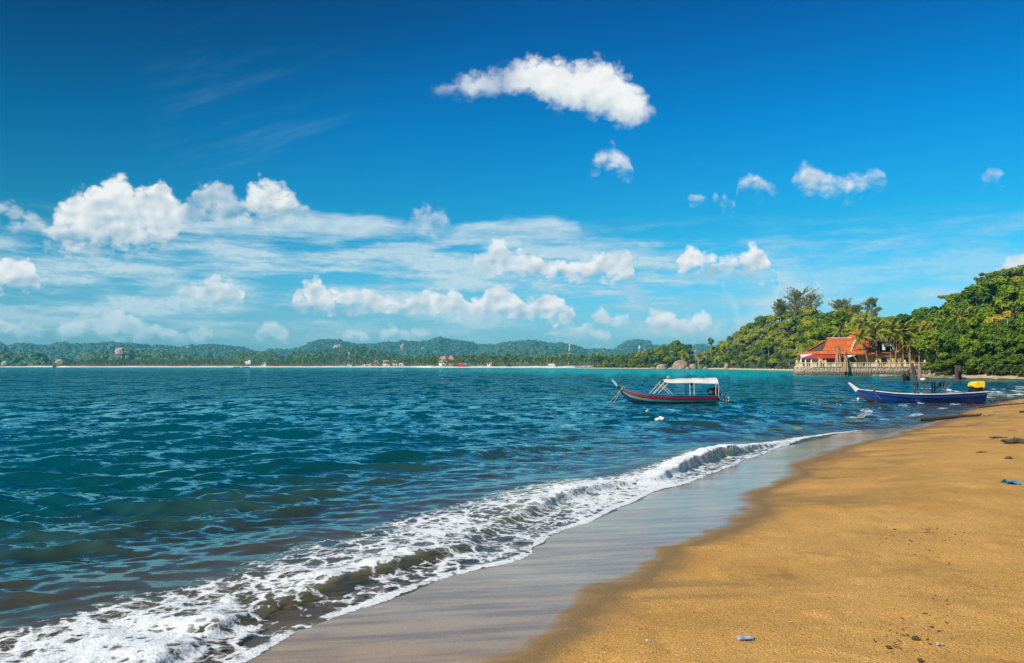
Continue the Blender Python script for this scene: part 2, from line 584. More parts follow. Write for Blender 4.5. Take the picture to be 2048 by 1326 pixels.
# ------------------------------------------------------------------ materials
def material(name):
    m = bpy.data.materials.new(name)
    m.use_nodes = True
    g = NT(m.node_tree)
    b = m.node_tree.nodes['Principled BSDF']
    return m, g, b


def pmat(name, c1, c2=None, scale=4.0, detail=4.0, rough=0.8, bump=0.0, bscale=None, spec=0.3, stretch=None, lo=0.35, hi=0.65, dirt=None, dscale=1.5):
    m, g, b = material(name)
    co = g.n('ShaderNodeTexCoord').outputs['Object']
    if stretch:
        co = g.vm('MULTIPLY', co, stretch)
    if c2 is not None:
        f = g.ss(g.noise(co, scale, detail, 0.6), lo, hi)
        col = g.mix(f, c1, c2)
    else:
        col = None
    if dirt is not None:
        f2 = g.ss(g.noise(co, dscale, 5.0, 0.65), 0.52, 0.68)
        col = g.mix(f2, col if col is not None else c1, dirt)
    if col is None:
        b.inputs['Base Color'].default_value = (*c1, 1)
    else:
        g.put(b.inputs['Base Color'], col)
    b.inputs['Roughness'].default_value = rough
    b.inputs['Specular IOR Level'].default_value = spec
    if bump:
        bp = g.n('ShaderNodeBump')
        bp.inputs['Strength'].default_value = bump
        bp.inputs['Distance'].default_value = 0.05
        g.put(bp.inputs['Height'], g.noise(co, bscale or scale * 3, 4.0, 0.6))
        g.put(b.inputs['Normal'], bp.outputs[0])
    return m


def leafmat(name, ca, cb, cc=None, trans=0.18, vscale=0.35):
    """foliage: hue varies from tree to tree and from clump to clump"""
    m, g, b = material(name)
    co = g.n('ShaderNodeTexCoord').outputs['Object']
    rnd = g.n('ShaderNodeObjectInfo').outputs['Random']
    f = g.ss(g.noise(co, vscale, 3.0, 0.6), 0.3, 0.7)
    f = g.m('ADD', g.m('MULTIPLY', f, 0.45), g.m('MULTIPLY', rnd, 0.55))
    col = g.mix(f, ca, cb)
    if cc is not None:
        col = g.mix(g.m('MULTIPLY', g.ss(g.noise(co, vscale * 4, 2.0), 0.55, 0.75), 0.7), col, cc)
    g.put(b.inputs['Base Color'], col)
    b.inputs['Roughness'].default_value = 0.55
    b.inputs['Specular IOR Level'].default_value = 0.25
    tr = g.n('ShaderNodeBsdfTranslucent')
    g.put(tr.inputs[0], g.mix(1.0, col, (1.0, 0.95, 0.45), 'MULTIPLY'))
    mx = g.n('ShaderNodeMixShader')
    mx.inputs[0].default_value = trans
    m.node_tree.links.new(b.outputs[0], mx.inputs[1])
    m.node_tree.links.new(tr.outputs[0], mx.inputs[2])
    m.node_tree.links.new(mx.outputs[0], m.node_tree.nodes['Material Output'].inputs[0])
    return m


M = {}
M['leaf_olive'] = leafmat('leaf_olive', (.20, .23, .010), (.33, .335, .014), (.38, .31, .03))
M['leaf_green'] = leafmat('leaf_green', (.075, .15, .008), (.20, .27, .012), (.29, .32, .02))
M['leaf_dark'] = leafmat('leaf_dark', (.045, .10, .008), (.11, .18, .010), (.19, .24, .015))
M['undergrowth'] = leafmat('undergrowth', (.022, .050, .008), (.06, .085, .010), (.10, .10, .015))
M['leaf_pale'] = leafmat('leaf_pale', (.25, .28, .045), (.35, .37, .06), (.42, .40, .08))
M['leaf_yellow'] = leafmat('leaf_yellow', (.30, .25, .02), (.42, .32, .03), (.14, .17, .02), vscale=0.5)
M['needles'] = leafmat('needles', (.15, .16, .035), (.23, .22, .05), (.10, .11, .03))
M['frond'] = leafmat('frond', (.14, .18, .018), (.27, .27, .028), (.36, .28, .05), vscale=1.2)
M['dead_leaf'] = pmat('dead_leaf', (.42, .27, .14), (.28, .17, .09), 3.0)
M['bare'] = pmat('bare', (.34, .25, .17), (.24, .17, .11), 2.0)
M['bark'] = pmat('bark', (.16, .12, .085), (.26, .21, .16), 1.5, bump=0.4, stretch=(3, 3, .6))
M['palmbark'] = pmat('palmbark', (.27, .20, .13), (.15, .11, .075), 5.0, stretch=(.4, .4, 3), bump=0.3)
M['rock'] = pmat('rock', (.34, .24, .16), (.17, .13, .10), 0.35, 6.0, rough=0.9, bump=0.8, bscale=0.8, dirt=(.42, .30, .19), dscale=0.22)
M['rockdark'] = pmat('rockdark', (.20, .18, .09), (.10, .10, .05), 0.9, 5.0, rough=0.9, bump=0.8, bscale=2.0)


# ------------------------------------------------------------------ shore line
def ground(px, py, z=0.0):
    d = ray(px, py)
    t = (z - CAMZ) / d.z
    return np.array((d.x * t, d.y * t))


S_PX = [(480, 1326), (570, 1282), (700, 1226), (820, 1180), (900, 1150), (1000, 1128), (1058, 1108), (1062, 1096), (1110, 1068), (1180, 1040), (1300, 988), (1430, 945), (1550, 897),
        (1660, 868), (1825, 851), (1890, 837), (1925, 824), (1990, 807), (2048, 795)]
SHORE = np.array([(-9.5, -6.0), (-5.4, 0.5)] + [ground(*q) for q in S_PX] +
                 [(47, 74), (60, 90), (74, 108), (83, 122), (86, 134), (84, 146), (80, 158), (84, 172), (92, 186), (100, 230), (125, 330)])
_seg = SHORE[1:] - SHORE[:-1]
_len = np.hypot(_seg[:, 0], _seg[:, 1])
_s0 = np.concatenate([[0], np.cumsum(_len)])
_tan = _seg / _len[:, None]


def shore_sd(x, y):
    """along-shore distance s and signed distance d (land positive) to the swash line"""
    x, y = np.asarray(x, float), np.asarray(y, float)
    best = np.full(x.shape, 1e9)
    s = np.zeros(x.shape)
    sg = np.ones(x.shape)
    for i in range(len(_seg)):
        rx, ry = x - SHORE[i, 0], y - SHORE[i, 1]
        t = np.clip(rx * _tan[i, 0] + ry * _tan[i, 1], 0, _len[i])
        qx, qy = rx - _tan[i, 0] * t, ry - _tan[i, 1] * t
        d = np.hypot(qx, qy)
        cr = _tan[i, 0] * ry - _tan[i, 1] * rx      # left of travel = sea
        m = d < best
        best = np.where(m, d, best)
        s = np.where(m, _s0[i] + t, s)
        sg = np.where(m, np.where(cr > 0, -1.0, 1.0), sg)
    return s, best * sg


def lobes(s):
    k = np.clip(0.25 + s / 60, .25, 1.6)
    return 0.16 * k * (fbm(s * 0.9, s * 0, 5, 3) - 0.5) * 2


def beach_h(s, d):
    d = d + lobes(s)
    z = np.where(d > 0, 0.058 * d, 0.075 * d)
    z = np.where(d > 5, 0.29 + 0.036 * (d - 5), z)
    z = np.where(d > 16, 0.686 + 0.02 * (d - 16), z)
    return np.clip(z, -1.6, 1.5)


def unproject(px, py):
    """point of the beach seen at a pixel"""
    z = 0.0
    for _ in range(12):
        p = ground(px, py, z)
        s, d = shore_sd(p[0:1], p[1:2])
        z = float(max(beach_h(s, d)[0], 0.0))
    return np.array((p[0], p[1], z)), float(s[0]), float(d[0])


WET_PX = [(960, 1340), (1010, 1318), (1150, 1262), (1190, 1215), (1210, 1180), (1330, 1122), (1500, 1052), (1525, 1022), (1500, 1000), (1580, 962), (1600, 932), (1700, 893), (1810, 870), (1872, 848), (1905, 833), (1940, 820), (2000, 803)]
_w = [unproject(*q) for q in WET_PX]
WET_S = np.array([q[1] for q in _w])
WET_D = np.array([q[2] for q in _w])
_o = np.argsort(WET_S)
WET_S, WET_D = WET_S[_o], WET_D[_o]

OUT_PX = [(-200, 1330), (0, 1268), (130, 1240), (400, 1160), (560, 1112), (700, 1070), (900, 1010), (1050, 974), (1200, 958), (1290, 940), (1380, 905), (1460, 888), (1545, 888), (1620, 872), (1700, 860)]
CREST_PX = [(120, 1400), (328, 1290), (427, 1236), (591, 1180), (690, 1140), (780, 1115), (870, 1090), (960, 1052), (1086, 1000), (1150, 978), (1300, 952), (1400, 915), (1470, 897), (1600, 876), (1700, 861)]


def st_of(pxs, z):
    p = np.array([ground(q[0], q[1], z) for q in pxs])
    s, d = shore_sd(p[:, 0], p[:, 1])
    o = np.argsort(s)
    return s[o], -d[o]


OUT_S, OUT_T = st_of(OUT_PX, 0.05)
CR_S, CR_T = st_of(CREST_PX, 0.12)
S_RANGE = (CR_S[0], CR_S[-1])


def crest_t(s):
    return np.interp(s, CR_S, CR_T) + 0.12 * (fbm(s * 1.6, s * 0 + 3, 21, 3) - .5)


_ca = [(200, .05), (328, .085), (390, .05), (440, .085), (520, .05), (600, .09), (680, .12), (760, .115), (860, .07), (960, .045), (1090, .10), (1150, .12), (1250, .09), (1340, .15), (1400, .23), (1450, .20), (1500, .13), (1560, .07), (1700, .04)]
_cax, _ = zip(*_ca)
_cs = np.interp([c[0] for c in _ca], [q[0] for q in CREST_PX], st_of(CREST_PX, 0.12)[0])


def crest_a(s):
    a = np.interp(s, _cs, [c[1] for c in _ca])
    a = a * (0.75 + 0.5 * fbm(s * 2.2, s * 0 + 8, 33, 2))
    return a * sstep(s, CR_S[0] - 3, CR_S[0]) * sstep(s, CR_S[-1] + 2, CR_S[-1] - 3)


# ------------------------------------------------------------------ sea surface
NW = 80
_wr = np.random.default_rng(11)
W_L = 0.26 * (5.0 / 0.26) ** (np.arange(NW) / (NW - 1.0)) * _wr.uniform(.9, 1.1, NW)
W_TH = R(-72) + _wr.normal(0, 0.62, NW)
W_PH = _wr.uniform(0, 2 * math.pi, NW)
W_A = 0.0068 * W_L ** 0.55 * _wr.uniform(.6, 1.3, NW)


def sea(x, y, spacing, s, d):
    """displacement of the water surface: wind chop, swell, and the breaker along the shore"""
    t = -d - lobes(s)
    calm = 0.05 + 0.95 * sstep(t, 1.0, 7.0)
    patch = 0.65 + 0.7 * fbm(x * 0.06, y * 0.10, 90, 2)
    ox, oy, oz = np.zeros_like(x), np.zeros_like(x), np.zeros_like(x)
    for L, th, ph, a in zip(W_L, W_TH, W_PH, W_A):
        k = 2 * math.pi / L
        w = np.clip((L / spacing - 2.0) / 2.5, 0, 1)
        if not w.any():
            continue
        c, sn = math.cos(th), math.sin(th)
        p = k * (c * x + sn * y) + ph + 1.5 * np.sin(0.13 * x - 0.09 * y + ph)
        aa = a * w * calm * patch
        oz += aa * np.cos(p)
        q = -0.85 * aa * np.sin(p)
        ox += q * c
        oy += q * sn
    # swell running on to the beach
    far = sstep(spacing, 2.5, 1.2)
    ph = 2 * math.pi * (t - 0.9 * fbm(x * .12, y * .12, 4, 2) * 3) / 6.5
    oz += 0.026 * sstep(t, 4.0, 9.0) * sstep(t, 60, 20) * far * (np.cos(ph) + 0.35 * np.cos(2 * ph)) * (0.4 + 1.1 * fbm(x * .15, y * .15, 61, 2))
    # breaker
    ct, ca = crest_t(s), crest_a(s)
    u = t - ct
    prof = np.where(u < 0, np.exp(-(u / 0.13) ** 2), np.exp(-(u / 0.75) ** 2))
    inr = sstep(s, S_RANGE[0] - 3, S_RANGE[0]) * sstep(s, S_RANGE[1] + 4, S_RANGE[1])
    oz += ca * prof
    out = np.interp(s, OUT_S, OUT_T)
    oz += 0.055 * inr * sstep(t, out + 1.6, out + .3) * sstep(t, 0.8, 1.8)
    # thin sheet lying on the sand
    oz += 0.014 * sstep(t, 0.0, 0.10)
    return ox, oy, oz, t, u, ca, prof


def polar_grid(r0, r1, nrow, az0, az1, ncol):
    th = np.linspace(math.atan(CAMZ / r0), math.atan(CAMZ / r1), nrow)
    r = CAMZ / np.tan(th)
    dr = np.gradient(r)
    a = np.radians(np.linspace(az0, az1, ncol))
    X = r[:, None] * np.sin(a)[None, :]
    Y = r[:, None] * np.cos(a)[None, :]
    sp = np.maximum(np.abs(dr)[:, None], r[:, None] * (a[1] - a[0])) * np.ones_like(X)
    return X, Y, sp


def sea_material():
    m, g, b = material('sea_water')
    t = m.node_tree
    geo = g.n('ShaderNodeNewGeometry')
    P = geo.outputs['Position']
    A = lambda nm: g.n('ShaderNodeAttribute', attribute_name=nm).outputs['Fac']
    dep, off, tq = A('depth'), A('offshore'), A('shoal')
    rr = g.vm('LENGTH', P)
    # body colour: silty over the sand, teal outside, turquoise over the pale shoal
    body = g.ramp(g.m('DIVIDE', off, 60.0), [(0.0, (.30, .205, .11)), (.026, (.16, .145, .078)), (.065, (.036, .066, .046)), (.12, (.002, .052, .058)), (.28, (.0, .068, .082)), (1.0, (.0, .072, .102))])
    pat = g.noise(g.vm('MULTIPLY', P, (.02, .06, 0)), 1.0, 4.0)
    body = g.mix(g.m('MULTIPLY', tq, g.ss(pat, .30, .55, .75, 1.0)), body, (.0, .34, .32))
    # crest colour has sunlight through the lip painted in, besides pale aerated, sandy water
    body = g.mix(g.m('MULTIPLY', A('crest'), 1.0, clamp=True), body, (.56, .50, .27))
    # ripples too small for the mesh
    n1 = g.noise(g.vm('MULTIPLY', P, (1.0, 1.4, 1.0)), 3.0, 5.0, 0.66, color=True)
    n2 = g.noise(g.vm('MULTIPLY', P, (1.0, 0.46, 1.0)), 1.15, 3.0, 0.6, color=True)
    n3 = g.noise(g.vm('MULTIPLY', P, (0.42, 0.075, 1.0)), 1.0, 3.0, 0.6, color=True)
    gust = g.noise(g.vm('MULTIPLY', P, (.018, .05, 0)), 1.0, 4.0, 0.6)
    farw = g.ss(rr, 12.0, 55.0)
    nearw = g.ss(off, 0.6, 6.0, 0.10, 1.0)
    v1 = g.vm('SCALE', g.vm('SUBTRACT', n1, (.5, .5, .5)), s=g.m('MULTIPLY', nearw, g.ss(farw, 0, 1, 0.80, 0.85)))
    v2 = g.vm('SCALE', g.vm('SUBTRACT', n2, (.5, .5, .5)), s=g.m('MULTIPLY', farw, g.ss(gust, .3, .7, 1.0, 2.0)))
    v3 = g.vm('SCALE', g.vm('SUBTRACT', n3, (.5, .5, .5)), s=g.ss(rr, 25.0, 110.0, 0.0, 1.5))
    v = g.vm('MULTIPLY', g.vm('ADD', g.vm('ADD', v1, v2), v3), (1.0, 1.25, 0.0))
    # wind waves running ashore are steeper on the side that faces the beach
    v = g.vm('ADD', v, g.vm('SCALE', (0.02, -0.10, 0.0), s=g.ss(rr, 9.0, 40.0, 0.25, 1.0)))
    nrm = g.vm('NORMALIZE', g.vm('ADD', geo.outputs['Normal'], v))
    fr = g.n('ShaderNodeFresnel')
    fr.inputs['IOR'].default_value = 1.33
    g.put(fr.inputs['Normal'], nrm)
    gl = g.n('ShaderNodeBsdfGlossy')
    gl.inputs['Roughness'].default_value = 0.03
    gl.inputs['Color'].default_value = (.42, .91, .97, 1)
    g.put(gl.inputs['Normal'], nrm)
    df = g.n('ShaderNodeBsdfDiffuse')
    g.put(df.inputs['Color'], body)
    tr = g.n('ShaderNodeBsdfTransparent')
    tr.inputs[0].default_value = (.93, .93, .88, 1)
    mb = g.n('ShaderNodeMixShader')
    g.put(mb.inputs[0], g.ss(dep, 0.02, 0.45))
    t.links.new(tr.outputs[0], mb.inputs[1])
    # sunlight coming through thin, silty water near the beach
    tl = g.n('ShaderNodeBsdfTranslucent')
    tl.inputs[0].default_value = (.62, .56, .28, 1)
    ml = g.n('ShaderNodeMixShader')
    g.put(ml.inputs[0], g.ss(off, 6.0, 1.5, 0.0, 0.4))
    t.links.new(df.outputs[0], ml.inputs[1])
    t.links.new(tl.outputs[0], ml.inputs[2])
    t.links.new(ml.outputs[0], mb.inputs[2])
    mx = g.n('ShaderNodeMixShader')
    g.put(mx.inputs[0], g.m('MINIMUM', g.m('MULTIPLY', fr.outputs[0], g.ss(off, .3, 3.5, .55, 1.15)), 0.66))
    t.links.new(mb.outputs[0], mx.inputs[1])
    t.links.new(gl.outputs[0], mx.inputs[2])
    t.links.new(mx.outputs[0], t.nodes['Material Output'].inputs[0])
    return m


def build_sea():
    X, Y, sp = polar_grid(3.2, 5200.0, 640, -44, 40, 1150)
    s, d = shore_sd(X, Y)
    ox, oy, oz, t, u, ca, prof = sea(X, Y, sp, s, d)
    # the lip of the breaker leans over towards the beach
    i = np.clip(np.searchsorted(_s0, s) - 1, 0, len(_seg) - 1)
    nx, ny = _tan[i, 1], -_tan[i, 0]
    lean = 0.55 * ca * prof * sstep(u, -.4, 0.05)
    Z = oz
    keep = (t > -0.25) & ~((Y > 60) & (d > 6))
    V = np.stack([X + ox + nx * lean, Y + oy + ny * lean, Z], -1).reshape(-1, 3)
    f = grid_faces(*X.shape, keep=keep)
    dep = Z - beach_h(s, d)
    dep = np.where(sp > 3, 2.0, dep)
    off = np.where((t < 0) & (Y > 120), 60.0, t)
    # pale sand shoal along the far shore and the headland
    rr = np.hypot(X, Y)
    az = np.degrees(np.arctan2(X, Y))
    near_edge = np.interp(az, [-40, -31, -20, -10, 0, 6, 10, 14, 17, 19, 30], [430, 430, 420, 380, 250, 205, 178, 150, 150, 185, 190])
    jit = 1 + 0.45 * (fbm(az * 1.7, rr * 0.01, 3, 4) - .5) * 2
    band = sstep(rr * jit, near_edge * 0.62, near_edge * 1.5)
    far_dark = sstep(rr * jit, near_edge * 1.9, near_edge * 2.6) * sstep(az, 6, -6)
    sh = band * np.interp(az, [-40, -30, -15, 0, 6, 12, 20], [.38, .42, .5, .75, 1, 1, 1]) * (1 - .85 * far_dark)
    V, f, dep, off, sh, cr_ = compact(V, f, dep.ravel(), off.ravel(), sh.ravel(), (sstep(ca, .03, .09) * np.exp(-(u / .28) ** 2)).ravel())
    me = np_mesh('sea', V, f)
    attr(me, 'depth', dep)
    attr(me, 'offshore', off)
    attr(me, 'shoal', sh)
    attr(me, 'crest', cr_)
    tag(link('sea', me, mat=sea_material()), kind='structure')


def foam_material():
    m, g, b = material('foam')
    P = g.n('ShaderNodeNewGeometry').outputs['Position']
    f = g.noise(P, 26.0, 4.0, 0.65)
    g.put(b.inputs['Base Color'], g.mix(g.ss(f, .35, .65), (.62, .66, .69), (.82, .83, .82)))
    b.inputs['Roughness'].default_value = 0.6
    b.inputs['Specular IOR Level'].default_value = 0.3
    bp = g.n('ShaderNodeBump')
    bp.inputs['Strength'].default_value = 0.28
    bp.inputs['Distance'].default_value = 0.015
    g.put(bp.inputs['Height'], g.m('ADD', f, g.voro(P, 45.0)))
    g.put(b.inputs['Normal'], bp.outputs[0])
    # bubbles thin out to a net and then to nothing
    cov = g.n('ShaderNodeAttribute', attribute_name='cover').outputs['Fac']
    rr = g.vm('LENGTH', P)
    wv = g.vm('SCALE', g.vm('SUBTRACT', g.noise(P, 3.5, 4.0, 0.6, color=True), (.5, .5, .5)), s=0.34)
    Q = g.vm('ADD', g.vm('MULTIPLY', P, (1.0, 1.0, .3)), wv)
    e1 = g.voro(Q, 3.4, feature='DISTANCE_TO_EDGE')
    e2 = g.voro(Q, 8.5, feature='DISTANCE_TO_EDGE')
    net = g.m('ADD', g.m('MULTIPLY', g.ss(e1, .22, .0), .55), g.m('MULTIPLY', g.ss(e2, .26, .0), .45))
    x = g.m('ADD', cov, g.m('MULTIPLY', g.m('SUBTRACT', net, .42), .80))
    x = g.m('ADD', x, g.m('MULTIPLY', g.m('SUBTRACT', g.noise(P, 22.0, 3.0, 0.6), 0.5), 0.32))
    al = g.ss(x, 0.22, 0.74)
    tr = g.n('ShaderNodeBsdfTransparent')
    mx = g.n('ShaderNodeMixShader')
    g.put(mx.inputs[0], al)
    t = m.node_tree
    t.links.new(tr.outputs[0], mx.inputs[1])
    t.links.new(b.outputs[0], mx.inputs[2])
    t.links.new(mx.outputs[0], t.nodes['Material Output'].inputs[0])
    return m


def build_foam():
    # rows along the shore, finer near the viewer
    ss_ = [max(_s0[1] + 0.2, 0)]
    smax = S_RANGE[1] + 3
    xs = np.interp
    while ss_[-1] < smax:
        s = ss_[-1]
        px_, py_ = xs(s, _s0, SHORE[:, 0]), xs(s, _s0, SHORE[:, 1])
        dist = math.hypot(px_, py_)
        ss_.append(s + max(0.014, 0.0026 * dist))
    s1 = np.array(ss_)
    nt = 330
    tt = np.linspace(-0.06, 1, nt)
    out = np.interp(s1, OUT_S, OUT_T)
    tmax = out + 0.9 + 0.05 * s1
    Sg = s1[:, None] * np.ones(nt)
    Tg = tt[None, :] * tmax[:, None]
    # base line slightly smoothed so that rows do not cross
    bx = np.interp(s1, _s0, SHORE[:, 0])
    by = np.interp(s1, _s0, SHORE[:, 1])
    s_far = np.linspace(0, _s0[-1], 4000)
    fx, fy = np.interp(s_far, _s0, SHORE[:, 0]), np.interp(s_far, _s0, SHORE[:, 1])
    kern = np.hanning(121)
    kern /= kern.sum()
    sx_ = np.convolve(np.pad(fx, 60, mode='edge'), kern, 'valid')
    sy_ = np.convolve(np.pad(fy, 60, mode='edge'), kern, 'valid')
    tx, ty = np.gradient(sx_), np.gradient(sy_)
    L = np.hypot(tx, ty)
    nx, ny = np.interp(s1, s_far, -ty / L), np.interp(s1, s_far, tx / L)
    q = np.hypot(nx, ny)
    nx, ny = nx / q, ny / q
    X = bx[:, None] + nx[:, None] * Tg
    Y = by[:, None] + ny[:, None] * Tg
    s, d = shore_sd(X, Y)
    sp = np.full_like(X, 0.05)
    ox, oy, oz, t, u, ca, prof = sea(X, Y, sp, s, d)
    i = np.clip(np.searchsorted(_s0, s) - 1, 0, len(_seg) - 1)
    lx, ly = _tan[i, 1], -_tan[i, 0]
    lean = 0.55 * ca * prof * sstep(u, -.4, 0.05)
    outg = np.interp(s, OUT_S, OUT_T)
    scl = 1 + 0.035 * s
    wx_, wy_ = fbm(X / scl * 1.3, Y / scl * 1.3, 7, 3) - .5, fbm(X / scl * 1.3, Y / scl * 1.3, 19, 3) - .5
    f1, f2 = worley(X / scl * 2.3 + wx_ * 2.6, Y / scl * 1.5 + wy_ * 2.6, 3)
    g1, g2 = worley(X / scl * 5.5 + wx_ * 5.0, Y / scl * 3.2 + wy_ * 5.0, 9)
    lace = 1 - sstep(f2 - f1, 0.03, 0.34)
    lace2 = 1 - sstep(g2 - g1, 0.02, 0.36)
    big = fbm(X / scl * 0.9, Y / scl * 0.9, 41, 4)
    strk = fbm(X / scl * 1.1, Y / scl * 5.0, 51, 4)
    # coverage across the surf
    edge = sstep(t, -0.03, 0.015) * sstep(t, 0.16, 0.06)
    wash = (0.34 + 0.16 * sstep(big, .4, .6)) * sstep(t, 0.02, 0.2) * sstep(u, 0.25, 0.0)
    roll = (0.5 + 0.6 * sstep(ca, .05, .15)) * np.exp(-((u - 0.16) / (0.20 + .3 * ca)) ** 2)
    back = 0.54 * sstep(u, 0.0, 0.3) * (1 - sstep(t, outg - 0.9, outg + 0.35))
    inr = sstep(s, S_RANGE[0] - 9, S_RANGE[0] - 7) * sstep(s, S_RANGE[1] + 3, S_RANGE[1] - 1)
    face = np.exp(-((u + 0.10) / 0.09) ** 2) * sstep(ca, .075, .105) * sstep(s, CR_S[8], CR_S[7])
    cov = np.maximum.reduce([edge * (0.62 + 0.3 * big), wash, roll, back]) * inr
    c = cov + (lace - 0.40) * 0.20 * sstep(cov, 0, .3) + (lace2 - 0.38) * 0.10 + (big - 0.47) * 0.80 + (strk - .5) * 0.35 * sstep(u, 0.3, -0.2)
    c = c - 0.42 * face
    c = c * sstep(cov, 0.02, 0.2)
    bump = sstep(c, 0.3, 1.1)
    lump = fbm(X * 4.5 / scl, Y * 4.5 / scl, 71, 3, .4)
    lump2 = fbm(X * 2.4 / scl, Y * 2.4 / scl, 72, 3)
    spray = sstep(ca, .14, .26) * prof * (0.10 * (fbm(X * 9 / scl, Y * 9 / scl, 73, 3, .6) - .45))
    Z = oz + 0.004 + spray * sstep(c, .3, .6) + bump * (0.004 + (0.012 + 0.085 * ca) * (0.15 + lump) * sstep(t, 0.1, 0.5) + 0.035 * (lump2 - .3) * sstep(t, 0.8, 1.5) * scl * .7)
    V = np.stack([X + ox + lx * lean, Y + oy + ly * lean, Z], -1).reshape(-1, 3)
    keep = (c > 0.02) & (t > -0.05)
    f = grid_faces(*X.shape, keep=keep)
    V, f, c = compact(V, f, c.ravel())
    me = np_mesh('sea_foam', V, f)
    attr(me, 'cover', c)
    tag(link('sea_foam', me, mat=foam_material()), kind='stuff')


def sand_material():
    m, g, b = material('sand')
    P = g.n('ShaderNodeNewGeometry').outputs['Position']
    A = lambda nm: g.n('ShaderNodeAttribute', attribute_name=nm).outputs['Fac']
    wet, strk = A('wet'), A('streak')
    big = g.noise(P, 0.7, 5.0, 0.6)
    dry = g.mix(g.ss(big, .35, .65), (.51, .285, .078), (.61, .35, .105))
    gr = g.noise(P, 105.0, 2.0, 0.7)
    dry = g.mix(g.ss(gr, .36, .62), g.mix(1.0, dry, (.50, .46, .40), 'MULTIPLY'), g.mix(1.0, dry, (1.16, 1.14, 1.16), 'MULTIPLY'))
    vc = g.n('ShaderNodeTexVoronoi', feature='F1')
    g.put(vc.inputs['Vector'], P)
    vc.inputs['Scale'].default_value = 46.0
    vx, vy, vz = g.sep(vc.outputs['Color'])
    pick = g.m('MULTIPLY', g.ss(vc.outputs['Distance'], .34, .18), 1.0)
    dry = g.mix(g.m('MULTIPLY', pick, g.m('GREATER_THAN', vx, 0.90)), dry, (.10, .065, .03))
    dry = g.mix(g.m('MULTIPLY', pick, g.m('LESS_THAN', vx, 0.07)), dry, (.80, .66, .42))
    dry = g.mix(strk, dry, g.mix(g.ss(gr, .40, .60), (.085, .065, .038), (.24, .17, .075)))
    wn = g.noise(g.vm('MULTIPLY', P, (.35, 2.2, 1)), 2.0, 5.0, 0.6)
    wcol = g.mix(g.ss(wn, .35, .65), (.29, .185, .086), (.49, .33, .155))
    wcol = g.mix(g.ss(gr, .35, .65), g.mix(1.0, wcol, (.62, .6, .58), 'MULTIPLY'), wcol)
    damp = g.mix(g.ss(gr, .35, .65), (.14, .090, .045), (.27, .175, .080))
    g.put(b.inputs['Base Color'], g.mix(g.ss(wet, .45, .9), g.mix(g.ss(wet, 0.0, .5), dry, damp), wcol))
    film = g.m('MULTIPLY', g.ss(wet, .45, .95), g.ss(g.noise(g.vm('MULTIPLY', P, (.3, 1.6, 1)), 1.3, 4.0, .6), 0.30, 0.62, 0.78, 1.0))
    g.put(b.inputs['Roughness'], g.ss(film, 0.0, 1.0, 0.95, 0.07))
    g.put(b.inputs['Specular IOR Level'], g.ss(film, 0.2, 1.0, 0.10, 0.95))
    bp = g.n('ShaderNodeBump')
    g.put(bp.inputs['Strength'], g.ss(wet, 0.0, 0.9, 0.6, 0.06))
    bp.inputs['Distance'].default_value = 0.014
    h = g.m('ADD', g.m('MULTIPLY', gr, 0.55), g.m('ADD', g.m('MULTIPLY', g.noise(P, 14.0, 4.0, 0.7), 0.55), g.m('MULTIPLY', vc.outputs['Distance'], 0.5)))
    g.put(bp.inputs['Height'], h)
    g.put(b.inputs['Normal'], bp.outputs[0])
    return m


def wetness(X, Y, s, d):
    wd = np.interp(s, WET_S, WET_D)
    n = (fbm(X * 1.6, Y * .9, 15, 4) - .5)
    e = d - wd + n * 0.5 - .02
    soft = 0.42 + 0.008 * s
    wet = sstep(e, soft, -soft)
    wet = np.where(Y > 85, sstep(d + n, 2.2, 0.8), wet)
    # streaks of dark mineral sand left above the wash
    a = fbm(X * 0.55 + 3, Y * 1.5, 88, 5, 0.6)
    b_ = fbm(X * 0.22, Y * 0.6, 89, 4)
    zone = sstep(e, -0.3, 0.15) * sstep(e, 2.6 + 0.03 * s, 0.5)
    st = sstep(a * 0.62 + b_ * 0.42, 0.50, 0.66) * zone * 0.6
    st += 0.15 * sstep(fbm(X * .5, Y * .5, 5, 4), .52, .70)
    return wet, np.clip(st, 0, 1)


